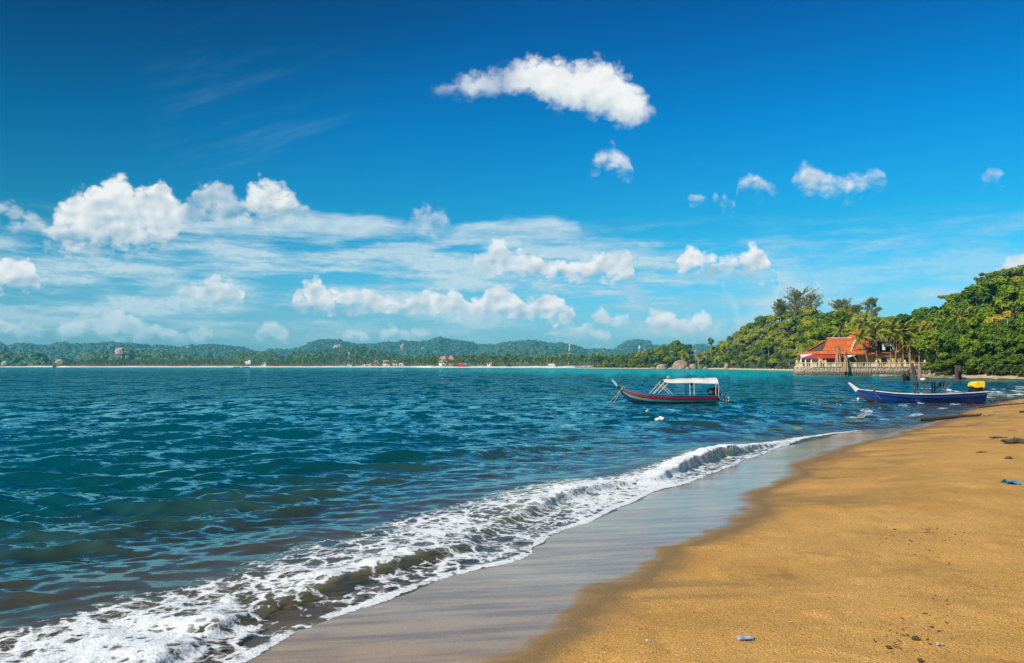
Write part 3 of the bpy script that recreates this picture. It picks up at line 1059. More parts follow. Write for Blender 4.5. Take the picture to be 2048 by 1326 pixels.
def build_beach():
    mat = sand_material()
    X, Y, sp = polar_grid(2.6, 90.0, 520, -62, 52, 900)
    s, d = shore_sd(X, Y)
    Z = beach_h(s, d)
    dry = sstep(d - np.interp(s, WET_S, WET_D), -0.2, 0.9)
    Z = Z + dry * (0.055 * (fbm(X * .55, Y * .55, 23, 4) - .5) + 0.022 * (fbm(X * 2.6, Y * 2.6, 24, 3) - .5))
    Z = Z + dry * 0.02 * sstep(fbm(X * 1.3, Y * 1.3, 25, 3), .56, .74)
    keep = (d > -9) & (Y < 84)
    f = grid_faces(*X.shape, keep=keep)
    wet, st = wetness(X, Y, s, d)
    V, f, wet, st = compact(np.stack([X, Y, Z], -1).reshape(-1, 3), f, wet.ravel(), st.ravel())
    me = np_mesh('beach', V, f)
    attr(me, 'wet', wet)
    attr(me, 'streak', st)
    tag(link('beach', me, mat=mat), kind='structure')
    # the far end of the cove, under the trees
    x, y = np.linspace(44, 175, 160), np.linspace(78, 215, 170)
    X, Y = np.meshgrid(x, y)
    s, d = shore_sd(X, Y)
    Z = beach_h(s, d) + 0.10 * (fbm(X * .3, Y * .3, 2, 3) - .5) * sstep(d, 1, 4) + 0.55 * sstep(d, 6, 14) * sstep(Y, 120, 135)
    Z = np.where(Y < 84.5, Z - 0.03, Z)
    keep = d > -8
    f = grid_faces(*X.shape, keep=keep)
    wet, st = wetness(X, Y, s, d)
    V, f, wet, st = compact(np.stack([X, Y, Z], -1).reshape(-1, 3), f, wet.ravel(), st.ravel())
    me = np_mesh('cove_beach', V, f)
    attr(me, 'wet', wet)
    attr(me, 'streak', st)
    tag(link('cove_beach', me, mat=mat), kind='structure')
    # sea bed far below, closing the ground out to the horizon
    me = np_mesh('sea_bed', np.array([(-5200, -900, -1.7), (5200, -900, -1.7), (5200, 5800, -1.7), (-5200, 5800, -1.7)]), np.array([(0, 1, 2, 3)]))
    tag(link('sea_bed', me, mat=pmat('bed', (.2, .17, .1))), kind='structure')


def build_far_foam():
    x, y = np.linspace(14, 64, 620), np.linspace(34, 92, 720)
    X, Y = np.meshgrid(x, y)
    s, d = shore_sd(X, Y)
    ox, oy, oz, t, u, ca, prof = sea(X, Y, np.full_like(X, .3), s, d)
    n = fbm(X * .55, Y * .35, 201, 5, .6)
    n2 = fbm(X * 2.4, Y * 1.2, 202, 4, .6)
    strip = np.exp(-((t - 1.5 - 1.2 * (fbm(s * .25, s * 0, 31, 3) - .5)) / .35) ** 2) + .9 * np.exp(-((t - 3.6 - 2 * (fbm(s * .2, s * 0 + 4, 32, 3) - .5)) / .5) ** 2)
    edge = .8 * np.exp(-((t - .06) / .09) ** 2)
    c = (strip * sstep(n, .42, .62) + edge * sstep(n, .40, .5)) * (0.05 + .6 * n2) * sstep(s, CR_S[-1] - 1, CR_S[-1] + 3)
    c += .5 * sstep(n * .7 + n2 * .3, .58, .68) * sstep(t, .2, 1) * sstep(t, 11, 5) * sstep(Y, 52, 60)
    c += .5 * sstep(n, .66, .72) * sstep(n2, .45, .62) * sstep(t, 2, 5) * sstep(t, 16, 8)
    f = grid_faces(*X.shape, keep=(c > .2) & (t > -.03))
    V = np.stack([X + ox, Y + oy, oz + .012 + .05 * np.clip(c, 0, 1) * n2], -1).reshape(-1, 3)
    V, f, c = compact(V, f, c.ravel())
    me = np_mesh('sea_foam', V, f)
    attr(me, 'cover', c)
    tag(link('sea_foam', me, mat=bpy.data.materials['foam']), kind='stuff')


build_sea()
build_foam()
build_far_foam()
build_beach()


# ------------------------------------------------------------------ air
def build_haze():
    m = bpy.data.materials.new('haze')
    m.use_nodes = True
    t = m.node_tree
    t.nodes.remove(t.nodes['Principled BSDF'])
    v = t.nodes.new('ShaderNodeVolumePrincipled')
    v.inputs['Color'].default_value = (.14, .70, 1.0, 1)
    v.inputs['Density'].default_value = 0.00011
    v.inputs['Anisotropy'].default_value = 0.0
    t.links.new(v.outputs[0], t.nodes['Material Output'].inputs['Volume'])
    b = MB().box((0, 2400, 82), (10800, 7100, 170))
    o = b.build('haze', m)
    tag(o, kind='stuff')


build_haze()


# ------------------------------------------------------------------ far hills
def hillmat(name, a, b_, rock, rk=.66):
    m, g, b = material(name)
    P = g.n('ShaderNodeNewGeometry').outputs['Position']
    n = g.noise(P, 0.055, 5.0, 0.7)
    col = g.mix(g.ss(n, .35, .65), a, b_)
    r = g.ss(g.noise(g.vm('MULTIPLY', P, (1, 1, .6)), 0.013, 6.0, 0.65), rk, rk + .06)
    col = g.mix(r, col, g.mix(g.ss(g.noise(P, .12, 3.0), .4, .6), rock, (.16, .14, .12)))
    g.put(b.inputs['Base Color'], col)
    b.inputs['Roughness'].default_value = 0.95
    b.inputs['Specular IOR Level'].default_value = 0.1
    return m


M['hill'] = hillmat('hill', (.030, .070, .022), (.060, .115, .030), (.36, .28, .22))
M['karst'] = hillmat('karst', (.035, .075, .030), (.060, .105, .04), (.30, .28, .25), rk=.52)
M['canopy'] = leafmat('canopy', (.026, .075, .026), (.075, .14, .036), (.13, .16, .04), trans=0.1, vscale=0.02)
M['canopy_near'] = leafmat('canopy_near', (.07, .13, .014), (.24, .26, .024), (.36, .31, .03), trans=0.2, vscale=0.03)
M['cliff'] = pmat('cliff', (.50, .36, .27), (.26, .21, .18), 0.10, 5.0, rough=0.95, bump=0.8, bscale=0.25, stretch=(1, 1, .5), dirt=(.07, .10, .04), dscale=0.06)

ICO_V, ICO_F = None, None


def ico():
    global ICO_V, ICO_F
    if ICO_V is None:
        import bmesh
        bm = bmesh.new()
        bmesh.ops.create_icosphere(bm, subdivisions=2, radius=1.0)
        ICO_V = np.array([v.co[:] for v in bm.verts])
        ICO_F = np.array([[v.index for v in f.verts] for f in bm.faces])
        bm.free()
    return ICO_V, ICO_F


def canopy(name, pts, rad, mat, seed=0):
    """rounded tree tops seen from far: ragged low domes, one per point"""
    v, f = ico()
    up = v[:, 2] > -0.35
    f = f[up[f].all(1)]
    v, f = compact(v, f)
    r_ = np.random.default_rng(seed)
    n = len(pts)
    k = 1 + r_.uniform(-.30, .30, (n, len(v)))
    sc = rad[:, None] * r_.uniform(.75, 1.3, (n, 1)) * np.ones((1, 3))
    sc[:, 2] *= r_.uniform(.55, .95, n)
    a = r_.uniform(0, 6.28, n)
    ca_, sa_ = np.cos(a)[:, None], np.sin(a)[:, None]
    x, y = v[None, :, 0] * ca_ - v[None, :, 1] * sa_, v[None, :, 0] * sa_ + v[None, :, 1] * ca_
    vv = np.stack([x * k * sc[:, :1], y * k * sc[:, 1:2], v[None, :, 2] * k * sc[:, 2:]], -1) + pts[:, None, :]
    ff = f[None] + (np.arange(n) * len(v))[:, None, None]
    me = np_mesh(name, vv.reshape(-1, 3), ff.reshape(-1, 3), smooth=False)
    return tag(link(name, me, mat=mat), kind='stuff')


def hill(name, prof, D, width, mat, n_tree, rad, seed, cmat=None, jag=2.5):
    """a ridge: crest heights along its length, with a rounded front and back slope"""
    px = np.array([q[0] for q in prof], float)
    py = np.array([q[1] for q in prof], float)
    P = np.arange(px[0], px[-1] + 1, 5.0)
    crest = np.interp(P, px, py)
    us = np.linspace(-1, 1, 34)
    rows = []
    r_ = np.random.default_rng(seed)
    base_z = -1.5
    for u in us:
        y = D + width * u + 0.12 * width * (fbm(P * .05, P * 0 + 2.0, seed, 3) - .5)
        x = (P - CX) / FPX * y
        zc = CAMZ + (HOR - crest) / FPX * D - rad * 0.8
        shape = 1 - abs(u) ** 2.2
        shape = shape * (0.80 + 0.20 * shape)
        nz = (fbm(P * 0.035 + u * 1.2, np.full_like(P, u * 2.5), seed + 5, 4) - .5)
        rid = np.abs(fbm(P * 0.022 - u * .6, np.full_like(P, u * 1.2), seed + 9, 3) - .5) * 2
        z = base_z + (zc - base_z) * np.clip(shape * (1 + .45 * nz * (1 - shape)) - 0.70 * rid * shape * (1 - shape) * 2, 0, 1.02)
        z = z + jag * (fbm(P * 0.25, np.full_like(P, u * 9), seed + 2, 3) - .5) * shape
        rows.append(np.stack([x, y * np.ones_like(P), z], -1))
    V = np.stack(rows)
    me = np_mesh(name, V.reshape(-1, 3), grid_faces(len(us), len(P)))
    tag(link(name, me, mat=mat), kind='structure')
    if n_tree:
        nr = len(us)
        half = nr // 2 + 2
        ri = r_.uniform(0.5, half, n_tree)
        ci = r_.uniform(0, len(P) - 1.01, n_tree)
        r0, c0 = ri.astype(int), ci.astype(int)
        fr, fc = (ri - r0)[:, None], (ci - c0)[:, None]
        p = V[r0, c0] * (1 - fr) * (1 - fc) + V[r0 + 1, c0] * fr * (1 - fc) + V[r0, c0 + 1] * (1 - fr) * fc + V[r0 + 1, c0 + 1] * fr * fc
        keep = p[:, 2] > 0.5
        p = p[keep]
        p[:, 2] += rad * 0.1
        canopy('hill_forest', p, rad * np.random.default_rng(seed).uniform(.7, 1.25, len(p)), cmat or M['canopy'], seed)
    return V


hill('hill', [(-260, 694), (-150, 684), (-60, 690), (0, 686.6), (12, 693), (43, 685.6), (72, 690.8), (98, 692), (110, 687), (127, 685), (144, 687.7), (164, 689.7), (189, 688.7), (215, 685), (236, 685.6), (269, 686.7), (287, 690), (306, 694), (312, 690.4), (328, 692.4), (365, 695), (376, 692), (386, 688.7), (394, 692), (410, 689), (430, 690), (455, 691.5), (484, 695), (506, 703), (517, 702), (527, 706), (545, 716), (560, 731)],
     3800, 600, M['hill'], 3000, 10.5, 101)
hill('hill', [(480, 728), (510, 712), (527, 704), (538, 700), (557, 699), (575, 701), (592, 697.6), (607, 694.4), (618, 687), (635, 681), (660, 679), (678, 681), (697, 684.7), (708, 689), (731, 688), (755, 687), (774, 683.6), (785, 685), (802, 683), (809, 681), (815, 683.6), (839, 684), (860, 680), (879, 674.6), (893, 678), (915, 681.4), (942, 685), (956, 689.6), (986, 690.5), (1010, 696), (1040, 706), (1070, 722)],
     4400, 640, M['hill'], 3200, 11.0, 102)
hill('hill', [(930, 728), (960, 704), (980, 694), (997, 687), (1016, 684), (1029.5, 685), (1036, 684), (1040, 682), (1057, 681.4), (1084, 682.8), (1090, 686), (1106, 688), (1114, 687), (1122, 684), (1133, 688), (1158, 693.7), (1174, 702), (1188, 697), (1202, 699.8), (1226, 701), (1250, 712), (1290, 728)],
     4000, 560, M['hill'], 1900, 11.0, 103)
hill('hill', [(1150, 726), (1190, 706), (1226, 699), (1237, 692.4), (1254, 682.8), (1268, 680), (1281, 679.5), (1300, 681.4), (1306, 687), (1312, 690), (1320, 691), (1326, 687), (1333, 689), (1350, 695), (1370, 700), (1396, 688), (1410, 689), (1430, 694), (1480, 712), (1540, 728)],
     4900, 480, M['karst'], 900, 11.0, 104, jag=11)
# lower wooded hills in front
hill('hill', [(-220, 712), (-100, 702), (-20, 700), (0, 699), (12, 700), (27, 707), (68, 707), (82, 708), (98, 726), (104, 731)], 1750, 110, M['hill'], 500, 6.0, 105)
hill('hill', [(106, 731), (111, 722), (117, 716), (124, 715), (131, 718), (138, 729), (142, 731)], 1620, 26, M['hill'], 90, 3.2, 106)
hill('hill', [(130, 730), (150, 722), (164, 713), (174, 705), (205, 704.5), (226, 706), (240, 702), (255, 701), (272, 705), (328, 704), (345, 707), (360, 712), (420, 713), (445, 716), (462, 714), (475, 709), (490, 705), (500, 707), (508, 711.5), (523, 706), (535, 705.5), (549, 707), (562, 716), (575, 728)],
     1900, 170, M['hill'], 2000, 6.0, 107)
hill('hill', [(555, 728), (564, 717), (581, 706), (613, 704), (656, 698.6), (689, 696.5), (710, 693), (738, 697.6), (764, 703), (796, 711.5), (830, 719), (870, 727)],
     2150, 170, M['hill'], 1300, 6.5, 108)


def cliff(px, py, D, w, h, seed, label):
    c = at(px, py, D)
    b = MB().blob((0, 0, 0), (w / 2, w * .22, h / 2), 12, 9, 0.22, seed)
    o = b.build('cliff', M['cliff'])
    o.location = c
    tag(o, label, 'cliff', kind='structure')


cliff(241, 706, 1728, 24, 20, 1, 'pinkish bare cliff on the wooded hill at left')
cliff(119, 725, 1592, 14, 11, 2, 'small pale cliff at the water on the left islet')
cliff(676, 695, 3960, 46, 25, 3, 'pale cliff on the central peak')
cliff(805, 694, 4040, 19, 33, 4, 'narrow pale cliff on the ridge')
cliff(846, 697, 4000, 18, 12, 5, 'small grey cliff')
cliff(376, 695, 3440, 18, 10, 6, 'grey knob')
cliff(8, 728, 1650, 10, 12, 7, 'grey cliff foot')


# ------------------------------------------------------------------ far shore with its wood, beach and houses
FS_PX = np.array([-320, -100, 110, 135, 300, 440, 600, 830, 860, 1000, 1180, 1270, 1330, 1420])
FS_D = np.array([1700, 1650, 1600, 1520, 1500, 1480, 1450, 1400, 1180, 1120, 1040, 980, 960, 980])


def far_shore():
    m, g, b = material('far_shore')
    P = g.n('ShaderNodeNewGeometry').outputs['Position']
    z = g.sep(P)[2]
    n = g.noise(P, 0.03, 4.0)
    f = g.ss(g.m('ADD', z, g.m('MULTIPLY', g.m('SUBTRACT', n, .5), 3.0)), 1.9, 2.8)
    g.put(b.inputs['Base Color'], g.mix(f, (.78, .66, .50), (.06, .085, .025)))
    b.inputs['Roughness'].default_value = 0.95
    px = np.arange(-320, 1421, 5.0)
    D = np.interp(px, FS_PX, FS_D) + 14 * (fbm(px * .03, px * 0, 6, 3) - .5)
    off = np.array([-6, 0, 8, 20, 40, 80, 200, 420, 800])
    zz = np.array([-1.7, -0.1, .7, 1.3, 2.6, 4.0, 5.0, 6.0, 6.0])
    rows = []
    for o_, z_ in zip(off, zz):
        y = D + o_
        rows.append(np.stack([(px - CX) / FPX * y, y, np.full_like(px, z_)], -1))
    V = np.stack(rows)
    me = np_mesh('far_shore', V.reshape(-1, 3), grid_faces(len(off), len(px)))
    tag(link('far_shore', me, mat=m), kind='structure')


far_shore()


def crown_np(R_, H_, nclump, nleaf, leaf, seed, flat=0.35, open_=0.0, core=True, cr=(.26, .42)):
    """a crown of leaf-sized faces gathered into clumps; returns verts, quads"""
    r_ = np.random.default_rng(seed)
    d = r_.normal(size=(nclump, 3))
    d[:, 2] = np.abs(d[:, 2]) * 0.9 - flat * r_.uniform(0, 1.0, nclump)
    d /= np.linalg.norm(d, axis=1)[:, None]
    c = d * np.array([R_, R_, H_]) * r_.uniform(.50, .80, nclump)[:, None]
    rad = R_ * r_.uniform(cr[0], cr[1], nclump)
    idx = np.repeat(np.arange(nclump), nleaf)
    n = r_.normal(size=(len(idx), 3))
    n[:, 2] = n[:, 2] * 0.8 + 0.35
    n /= np.linalg.norm(n, axis=1)[:, None]
    rr = rad[idx][:, None] * r_.uniform(.62, 1.08, (len(idx), 1))
    p = c[idx] + n * rr * np.array([1, 1, .72])
    nn = n + np.array([0, 0, .55]) + r_.normal(size=n.shape) * 0.42
    nn /= np.linalg.norm(nn, axis=1)[:, None]
    t = np.cross(nn, r_.normal(size=n.shape))
    t /= np.linalg.norm(t, axis=1)[:, None]
    w = np.cross(nn, t)
    L = leaf * r_.uniform(.6, 1.35, (len(idx), 1))
    v = np.stack([p - t * L, p - w * L * .42 + nn * L * .12, p + t * L, p + w * L * .42 + nn * L * .12], 1)
    V = v.reshape(-1, 3)
    F = np.arange(len(V)).reshape(-1, 4)
    if core:
        iv, if_ = ico()
        cv = iv * np.array([R_ * .60, R_ * .60, H_ * .52]) * (1 + r_.uniform(-.15, .15, (len(iv), 1))) + np.array([0, 0, H_ * .08])
        q = np.concatenate([if_, if_[:, 2:3]], 1)
        V = np.concatenate([V, cv])
        return V, F, q + len(F) * 4
    return V, F, None


def crown_mesh(name, *a, **k):
    V, F, T = crown_np(*a, **k)
    me = bpy.data.meshes.new(name)
    faces = F.tolist() + ([t[:3].tolist() for t in T] if T is not None else [])
    me.from_pydata(V.tolist(), [], faces)
    me.update()
    return me


def far_wood():
    protos = [crown_np(4.6, 4.2, 9, 12, 1.25, 900 + i, core=False)[:2] for i in range(6)]
    r_ = np.random.default_rng(77)
    VV, FF, base = [], [], 0
    TB = MB()
    rows = [(26, 0.80), (55, 1.0), (95, 1.1), (150, 1.2), (220, 1.35)]
    for off, k in rows:
        px = 128 if off < 60 else 100
        while px < 1300:
            D = float(np.interp(px, FS_PX, FS_D)) + off + r_.uniform(-14, 14)
            hgt = 9.0 * k * r_.uniform(.7, 1.3) * float(np.interp(px, [130, 400, 470, 560, 640, 860, 900, 1100, 1300], [.75, .8, .62, .85, 1.05, 1.1, 1.1, 1.05, 1.1]))
            palm = 640 < px < 760 and r_.random() < .65 or r_.random() < .10
            x = (px - CX) / FPX * D
            z = float(np.interp(off, [20, 40, 80, 200, 420], [1.9, 3, 4, 5, 6]))
            if palm:
                hgt *= 1.25
                TB.tube([(x, D, z - 1), (x + r_.uniform(-.6, .6), D, z + hgt)], [.28, .2], 4)
                V, F = protos[0]
                s = .55
                V = V * np.array([s, s, s * .6]) + np.array([x, D, z + hgt])
            else:
                V, F = protos[r_.integers(6)]
                s = hgt / 9.0
                a = r_.uniform(0, 6.28)
                Rm = np.array([[math.cos(a), -math.sin(a), 0], [math.sin(a), math.cos(a), 0], [0, 0, 1]])
                V = V @ Rm.T * s * np.array([1, 1, 1.15]) + np.array([x, D, z + hgt * .58])
                TB.tube([(x, D, z - 1), (x, D, z + hgt * .6)], [.35, .2], 4)
            VV.append(V)
            FF.append(F + base)
            base += len(V)
            px += FPX * 5.2 * r_.uniform(.6, 1.3) / D
    # shrubs along the top of the beach
    px = 132
    while px < 1300:
        D = float(np.interp(px, FS_PX, FS_D)) + r_.uniform(17, 30)
        V, F = protos[r_.integers(6)]
        s = r_.uniform(.25, .5)
        VV.append(V * s + np.array([(px - CX) / FPX * D, D, 2.4 + s * 2]))
        FF.append(F + base)
        base += len(V)
        px += FPX * 3.2 * r_.uniform(.5, 2.2) / D
    me = np_mesh('far_wood', np.concatenate(VV), np.concatenate(FF), smooth=False)
    tag(link('far_wood', me, mat=M['canopy_near']), kind='stuff')
    tag(TB.build('far_wood_trunks', M['bark']), kind='stuff')


far_wood()

M['white'] = pmat('white', (.78, .77, .74), (.68, .66, .62), 0.8, rough=0.7)
M['redroof'] = pmat('redroof', (.50, .07, .045), (.40, .06, .04), 1.5)
M['pinkroof'] = pmat('pinkroof', (.50, .20, .16), (.40, .15, .12), 1.5)
M['glass'] = pmat('glass', (.03, .035, .04), rough=0.15, spec=0.6)
M['blueroof'] = pmat('blueroof', (.08, .25, .45), rough=0.6)
M['tealroof'] = pmat('tealroof', (.10, .42, .42), rough=0.6)
M['redpaint'] = pmat('redpaint', (.45, .06, .04), rough=0.6)


def far_house(px, w, h, dep, roofm, wallm, label, off=32, flat=False, base=None):
    D = float(np.interp(px, FS_PX, FS_D)) + off
    z = float(np.interp(off, [8, 20, 40, 80], [.9, 1.9, 3, 4])) if base is None else base
    e = empty('house', ((px - CX) / FPX * D, D, z), 0, label, 'house', 'houses along the far beach')
    MB().box((0, 0, h / 2 - .3), (w, dep, h + .6)).build('wall', wallm, e)
    n = max(2, int(w / 3))
    for i in range(n):
        x = -w / 2 + w * (i + .5) / n
        MB().box((x, -dep / 2 - .03, h * .48), (1.1, .06, 1.3)).build('window', M['glass'], e)
    b = MB()
    if flat:
        b.box((0, 0, h + .15), (w + .5, dep + .5, .3))
        b.box((w * .2, 0, h + 1.2), (w * .4, dep * .6, 1.8))
    else:
        o_, rh = .7, h * .75
        b.add([(-w / 2 - o_, -dep / 2 - o_, h), (w / 2 + o_, -dep / 2 - o_, h), (w / 2 + o_, dep / 2 + o_, h), (-w / 2 - o_, dep / 2 + o_, h), (-w / 2 + dep * .3, 0, h + rh), (w / 2 - dep * .3, 0, h + rh)],
              [(0, 1, 5, 4), (1, 2, 5), (2, 3, 4, 5), (3, 0, 4), (3, 2, 1, 0)])
    b.build('roof', roofm, e)
    return e


far_house(497, 10, 5.5, 7, M['white'], M['white'], 'white flat roofed house above the far beach with an upper room', 55, flat=True, base=5)
far_house(529, 8, 3.6, 6, M['white'], M['white'], 'low white house beside the far beach right of the tall white one', 34)
far_house(735, 15, 3.4, 9, M['redroof'], M['white'], 'wide bright red hipped roof on the far beach', 36)
far_house(700, 8, 3.0, 6, M['tealroof'], M['white'], 'small house with teal roof on the sandy bank of the far beach', 26)
far_house(753, 8, 5.0, 7, M['pinkroof'], M['white'], 'narrow pink roofed house beside the bright red roof', 44)
far_house(772, 13, 5.2, 8, M['pinkroof'], M['white'], 'longest pink roofed house of the row behind the far beach', 48)
far_house(790, 8, 5.0, 7, M['pinkroof'], M['white'], 'pink roofed house second from the right end of the row', 44)
far_house(803, 7, 4.6, 7, M['pinkroof'], M['white'], 'pink roofed house at the right end of the row', 44)
far_house(886, 11, 7.5, 8, M['pinkroof'], M['white'], 'tall pink roofed house among the trees of the far shore', 40)
far_house(902, 8, 8.0, 8, M['pinkroof'], M['pinkroof'], 'pink house with pink walls next to the tall pink roof', 42)
far_house(921, 7, 2.8, 6, M['redroof'], M['redpaint'], 'small red shed by the water on the far shore', 16)
far_house(931, 6, 2.6, 6, M['blueroof'], M['redpaint'], 'small shed with blue roof next to the red shed', 16)
far_house(979, 6, 3.6, 6, M['white'], M['white'], 'small white house in the trees of the far shore', 26)
far_house(1103, 9, 2.2, 6, M['white'], M['white'], 'low white boat shed at the waterline of the far shore', 10)


def lattice_tower(px, top, D, w, label, bands):
    b0 = at(px, HOR, D)
    zt = CAMZ + (HOR - top) / FPX * D
    e = empty('radio_mast', (b0.x, D, 4), 0, label, 'mast')
    H = zt - 4
    n = bands
    for i in range(n):
        z0, z1 = H * i / n, H * (i + 1) / n
        w0, w1 = w * (1 - .55 * i / n), w * (1 - .55 * (i + 1) / n)
        b = MB()
        cs0 = [(sx * w0 / 2, sy * w0 / 2, z0) for sx, sy in ((-1, -1), (1, -1), (1, 1), (-1, 1))]
        cs1 = [(sx * w1 / 2, sy * w1 / 2, z1) for sx, sy in ((-1, -1), (1, -1), (1, 1), (-1, 1))]
        for k in range(4):
            b.bar(cs0[k], cs1[k], .34)
            b.bar(cs0[k], cs1[(k + 1) % 4], .22)
            b.bar(cs1[k], cs1[(k + 1) % 4], .22)
        b.build('mast_section', M['redpaint'] if i % 2 else M['white'], e)
    b = MB()
    for k in range(5):
        b.box((random.uniform(-.9, .9), -.8, H * random.uniform(.78, .98)), (.6, .5, 1.9))
    b.build('antenna', M['white'], e)


lattice_tower(1139, 688, 1230, 2.6, 'tall red and white lattice radio mast above the far trees', 9)
lattice_tower(1279, 691, 1010, 2.0, 'shorter red and white radio mast beside the wooded point', 7)
lattice_tower(698, 704, 1750, 2.4, 'distant lattice mast above the palm grove', 7)
b0 = at(269.5, 687, 3780)
e = empty('white_tower', b0, 0, 'slim white tower on the crest of the far left hill', 'tower')
MB().tube([(0, 0, -9), (0, 0, 11), (0, 0, 12)], [2.4, 2.0, 2.4], 10).build('shaft', M['white'], e)
MB().tube([(0, 0, 12), (0, 0, 14.5), (0, 0, 16)], [1.7, 1.7, .1], 10).build('cap', M['white'], e)


# ------------------------------------------------------------------ headland
H_PX = [1150, 1200, 1270, 1330, 1385, 1400, 1450, 1500, 1550, 1590, 1625, 1660, 1850, 1866, 1930, 2048, 2300, 3600]
H_FRONT = [900, 800, 740, 700, 690, 680, 600, 510, 450, 412, 310, 226, 222, 176, 164, 152, 142, 120]
H_CREST = [960, 900, 850, 810, 790, 780, 715, 640, 575, 530, 490, 450, 350, 335, 320, 300, 290, 250]
C_PX = [1150, 1200, 1230, 1260, 1280, 1300, 1330, 1345, 1360, 1376, 1386, 1391, 1400, 1420, 1450, 1480, 1500, 1530, 1560, 1620, 1680, 1740, 1765, 1790, 1810, 1830, 1870, 1900, 1940, 1965, 2000, 2048, 2150, 2300, 2700, 3200, 3600]
C_PY = [730, 724, 718, 712, 706, 697, 690, 684, 682, 688, 704, 716, 706, 702, 674, 658, 645, 631, 622, 618, 622, 632, 640, 645, 640, 630, 614, 599, 588, 580, 562, 545, 512, 500, 520, 600, 690]
TREE_H = 8.4


def head_front(px):
    return np.interp(px, H_PX, H_FRONT)


def head_z(px, u):
    """ground height of the headland: u = 0 at its shore, 1 at its crest"""
    dc = np.interp(px, H_PX, H_CREST)
    zc = np.maximum(CAMZ + (HOR - np.interp(px, C_PX, C_PY)) / FPX * dc - TREE_H, 1.5)
    z0 = np.interp(px, [1600, 1640, 1850, 1870], [.55, 2.0, 2.0, 1.0])
    up = z0 + (zc - z0) * np.clip(u, 0, 1) ** 0.85
    z = np.where(u > 1, zc - (u - 1) * 26, up)
    return np.where(u < 0, z0 + u * 26 * np.interp(px, [1600, 1640, 1850, 1870], [1, .3, .3, .6]), z)


def headland():
    m, g, b = material('headland')
    P = g.n('ShaderNodeNewGeometry').outputs['Position']
    z = g.sep(P)[2]
    n = g.noise(P, 0.35, 4.0)
    f = g.ss(g.m('ADD', z, g.m('MULTIPLY', g.m('SUBTRACT', n, .5), .9)), 0.5, 0.8)
    g.put(b.inputs['Base Color'], g.mix(f, g.mix(g.ss(n, .4, .6), (.60, .42, .25), (.46, .31, .18)), g.mix(g.ss(n, .4, .6), (.028, .038, .010), (.06, .05, .022))))
    b.inputs['Roughness'].default_value = 0.95
    px = np.arange(1150, 3601, 8.0)
    us = np.array([-.16, -.10, -.06, -.03, 0, .05, .1, .2, .3, .4, .5, .6, .7, .8, .9, 1.0, 1.15, 1.3, 1.6, 2.0])
    rows = []
    for u in us:
        y = head_front(px) + u * (np.interp(px, H_PX, H_CREST) - head_front(px))
        rows.append(np.stack([(px - CX) / FPX * y, y, head_z(px, np.full_like(px, u)) + .3 * (fbm(px * .1, px * 0 + u * 9, 3, 3) - .5)], -1))
    V = np.stack(rows)
    me = np_mesh('headland', V.reshape(-1, 3), grid_faces(len(us), len(px)))
    tag(link('headland', me, mat=m), kind='structure')


headland()

LEAFS = ['leaf_olive', 'leaf_green', 'leaf_dark', 'leaf_pale']


def trunk_mesh(h, r0, seed):
    rr = random.Random(seed)
    b = MB()
    top = Vector((rr.uniform(-.5, .5), rr.uniform(-.5, .5), h))
    mid = Vector((rr.uniform(-.3, .3), rr.uniform(-.3, .3), h * .5))
    b.tube([(0, 0, -1.2), (0, 0, 0), mid, top], [r0 * 1.25, r0, r0 * .75, r0 * .4], 7)
    for k in range(4):
        a = k * 1.6 + rr.uniform(-.4, .4)
        q = mid.lerp(top, rr.uniform(.1, .8))
        e_ = q + Vector((math.cos(a) * h * .34, math.sin(a) * h * .34, h * rr.uniform(.22, .4)))
        b.tube([q, q.lerp(e_, .5) + Vector((0, 0, .1 * h)), e_], [r0 * .45, r0 * .3, r0 * .12], 5)
    return b.mesh('trunk', True)


# prototypes: 9 m tall broadleaf trees, crown centre at 5.4 m; shared by every copy
TP = []
for i in range(10):
    cm = crown_mesh('crown', 3.7, 3.7, 17 + (i % 4) * 4, 95, .50, 300 + i, flat=.5, core=False, cr=(.22, .40))
    TP.append((cm, trunk_mesh(5.2, .24, i)))
TP_NEAR = []
for i in range(5):
    cm = crown_mesh('crown', 3.8, 4.0, 36, 130, .32, 400 + i, flat=.75, core=False, cr=(.17, .32))
    TP_NEAR.append((cm, trunk_mesh(5.4, .22, 50 + i)))
_crown_cache = {}


def crown_with(me, matname):
    key = (me.name, matname)
    if key not in _crown_cache:
        c = me.copy()
        c.name = 'crown'
        c.materials.clear()
        c.materials.append(M[matname])
        _crown_cache[key] = c
    return _crown_cache[key]


for a_, b_ in TP + TP_NEAR:
    b_.materials.append(M['bark'])


def tree(loc, h, width, protos, matname, label, group, name='broadleaf_tree', squash=1.0):
    cm, tm = random.choice(protos)
    e = empty(name, loc, random.uniform(0, 6.28), label, 'tree', group)
    s = h / 9.0
    c = link('crown', crown_with(cm, matname), e)
    c.location = (0, 0, 5.3 * s)
    c.scale = (s * width, s * width, s * squash)
    t = link('trunk', tm, e)
    t.scale = (s, s, s)
    return e


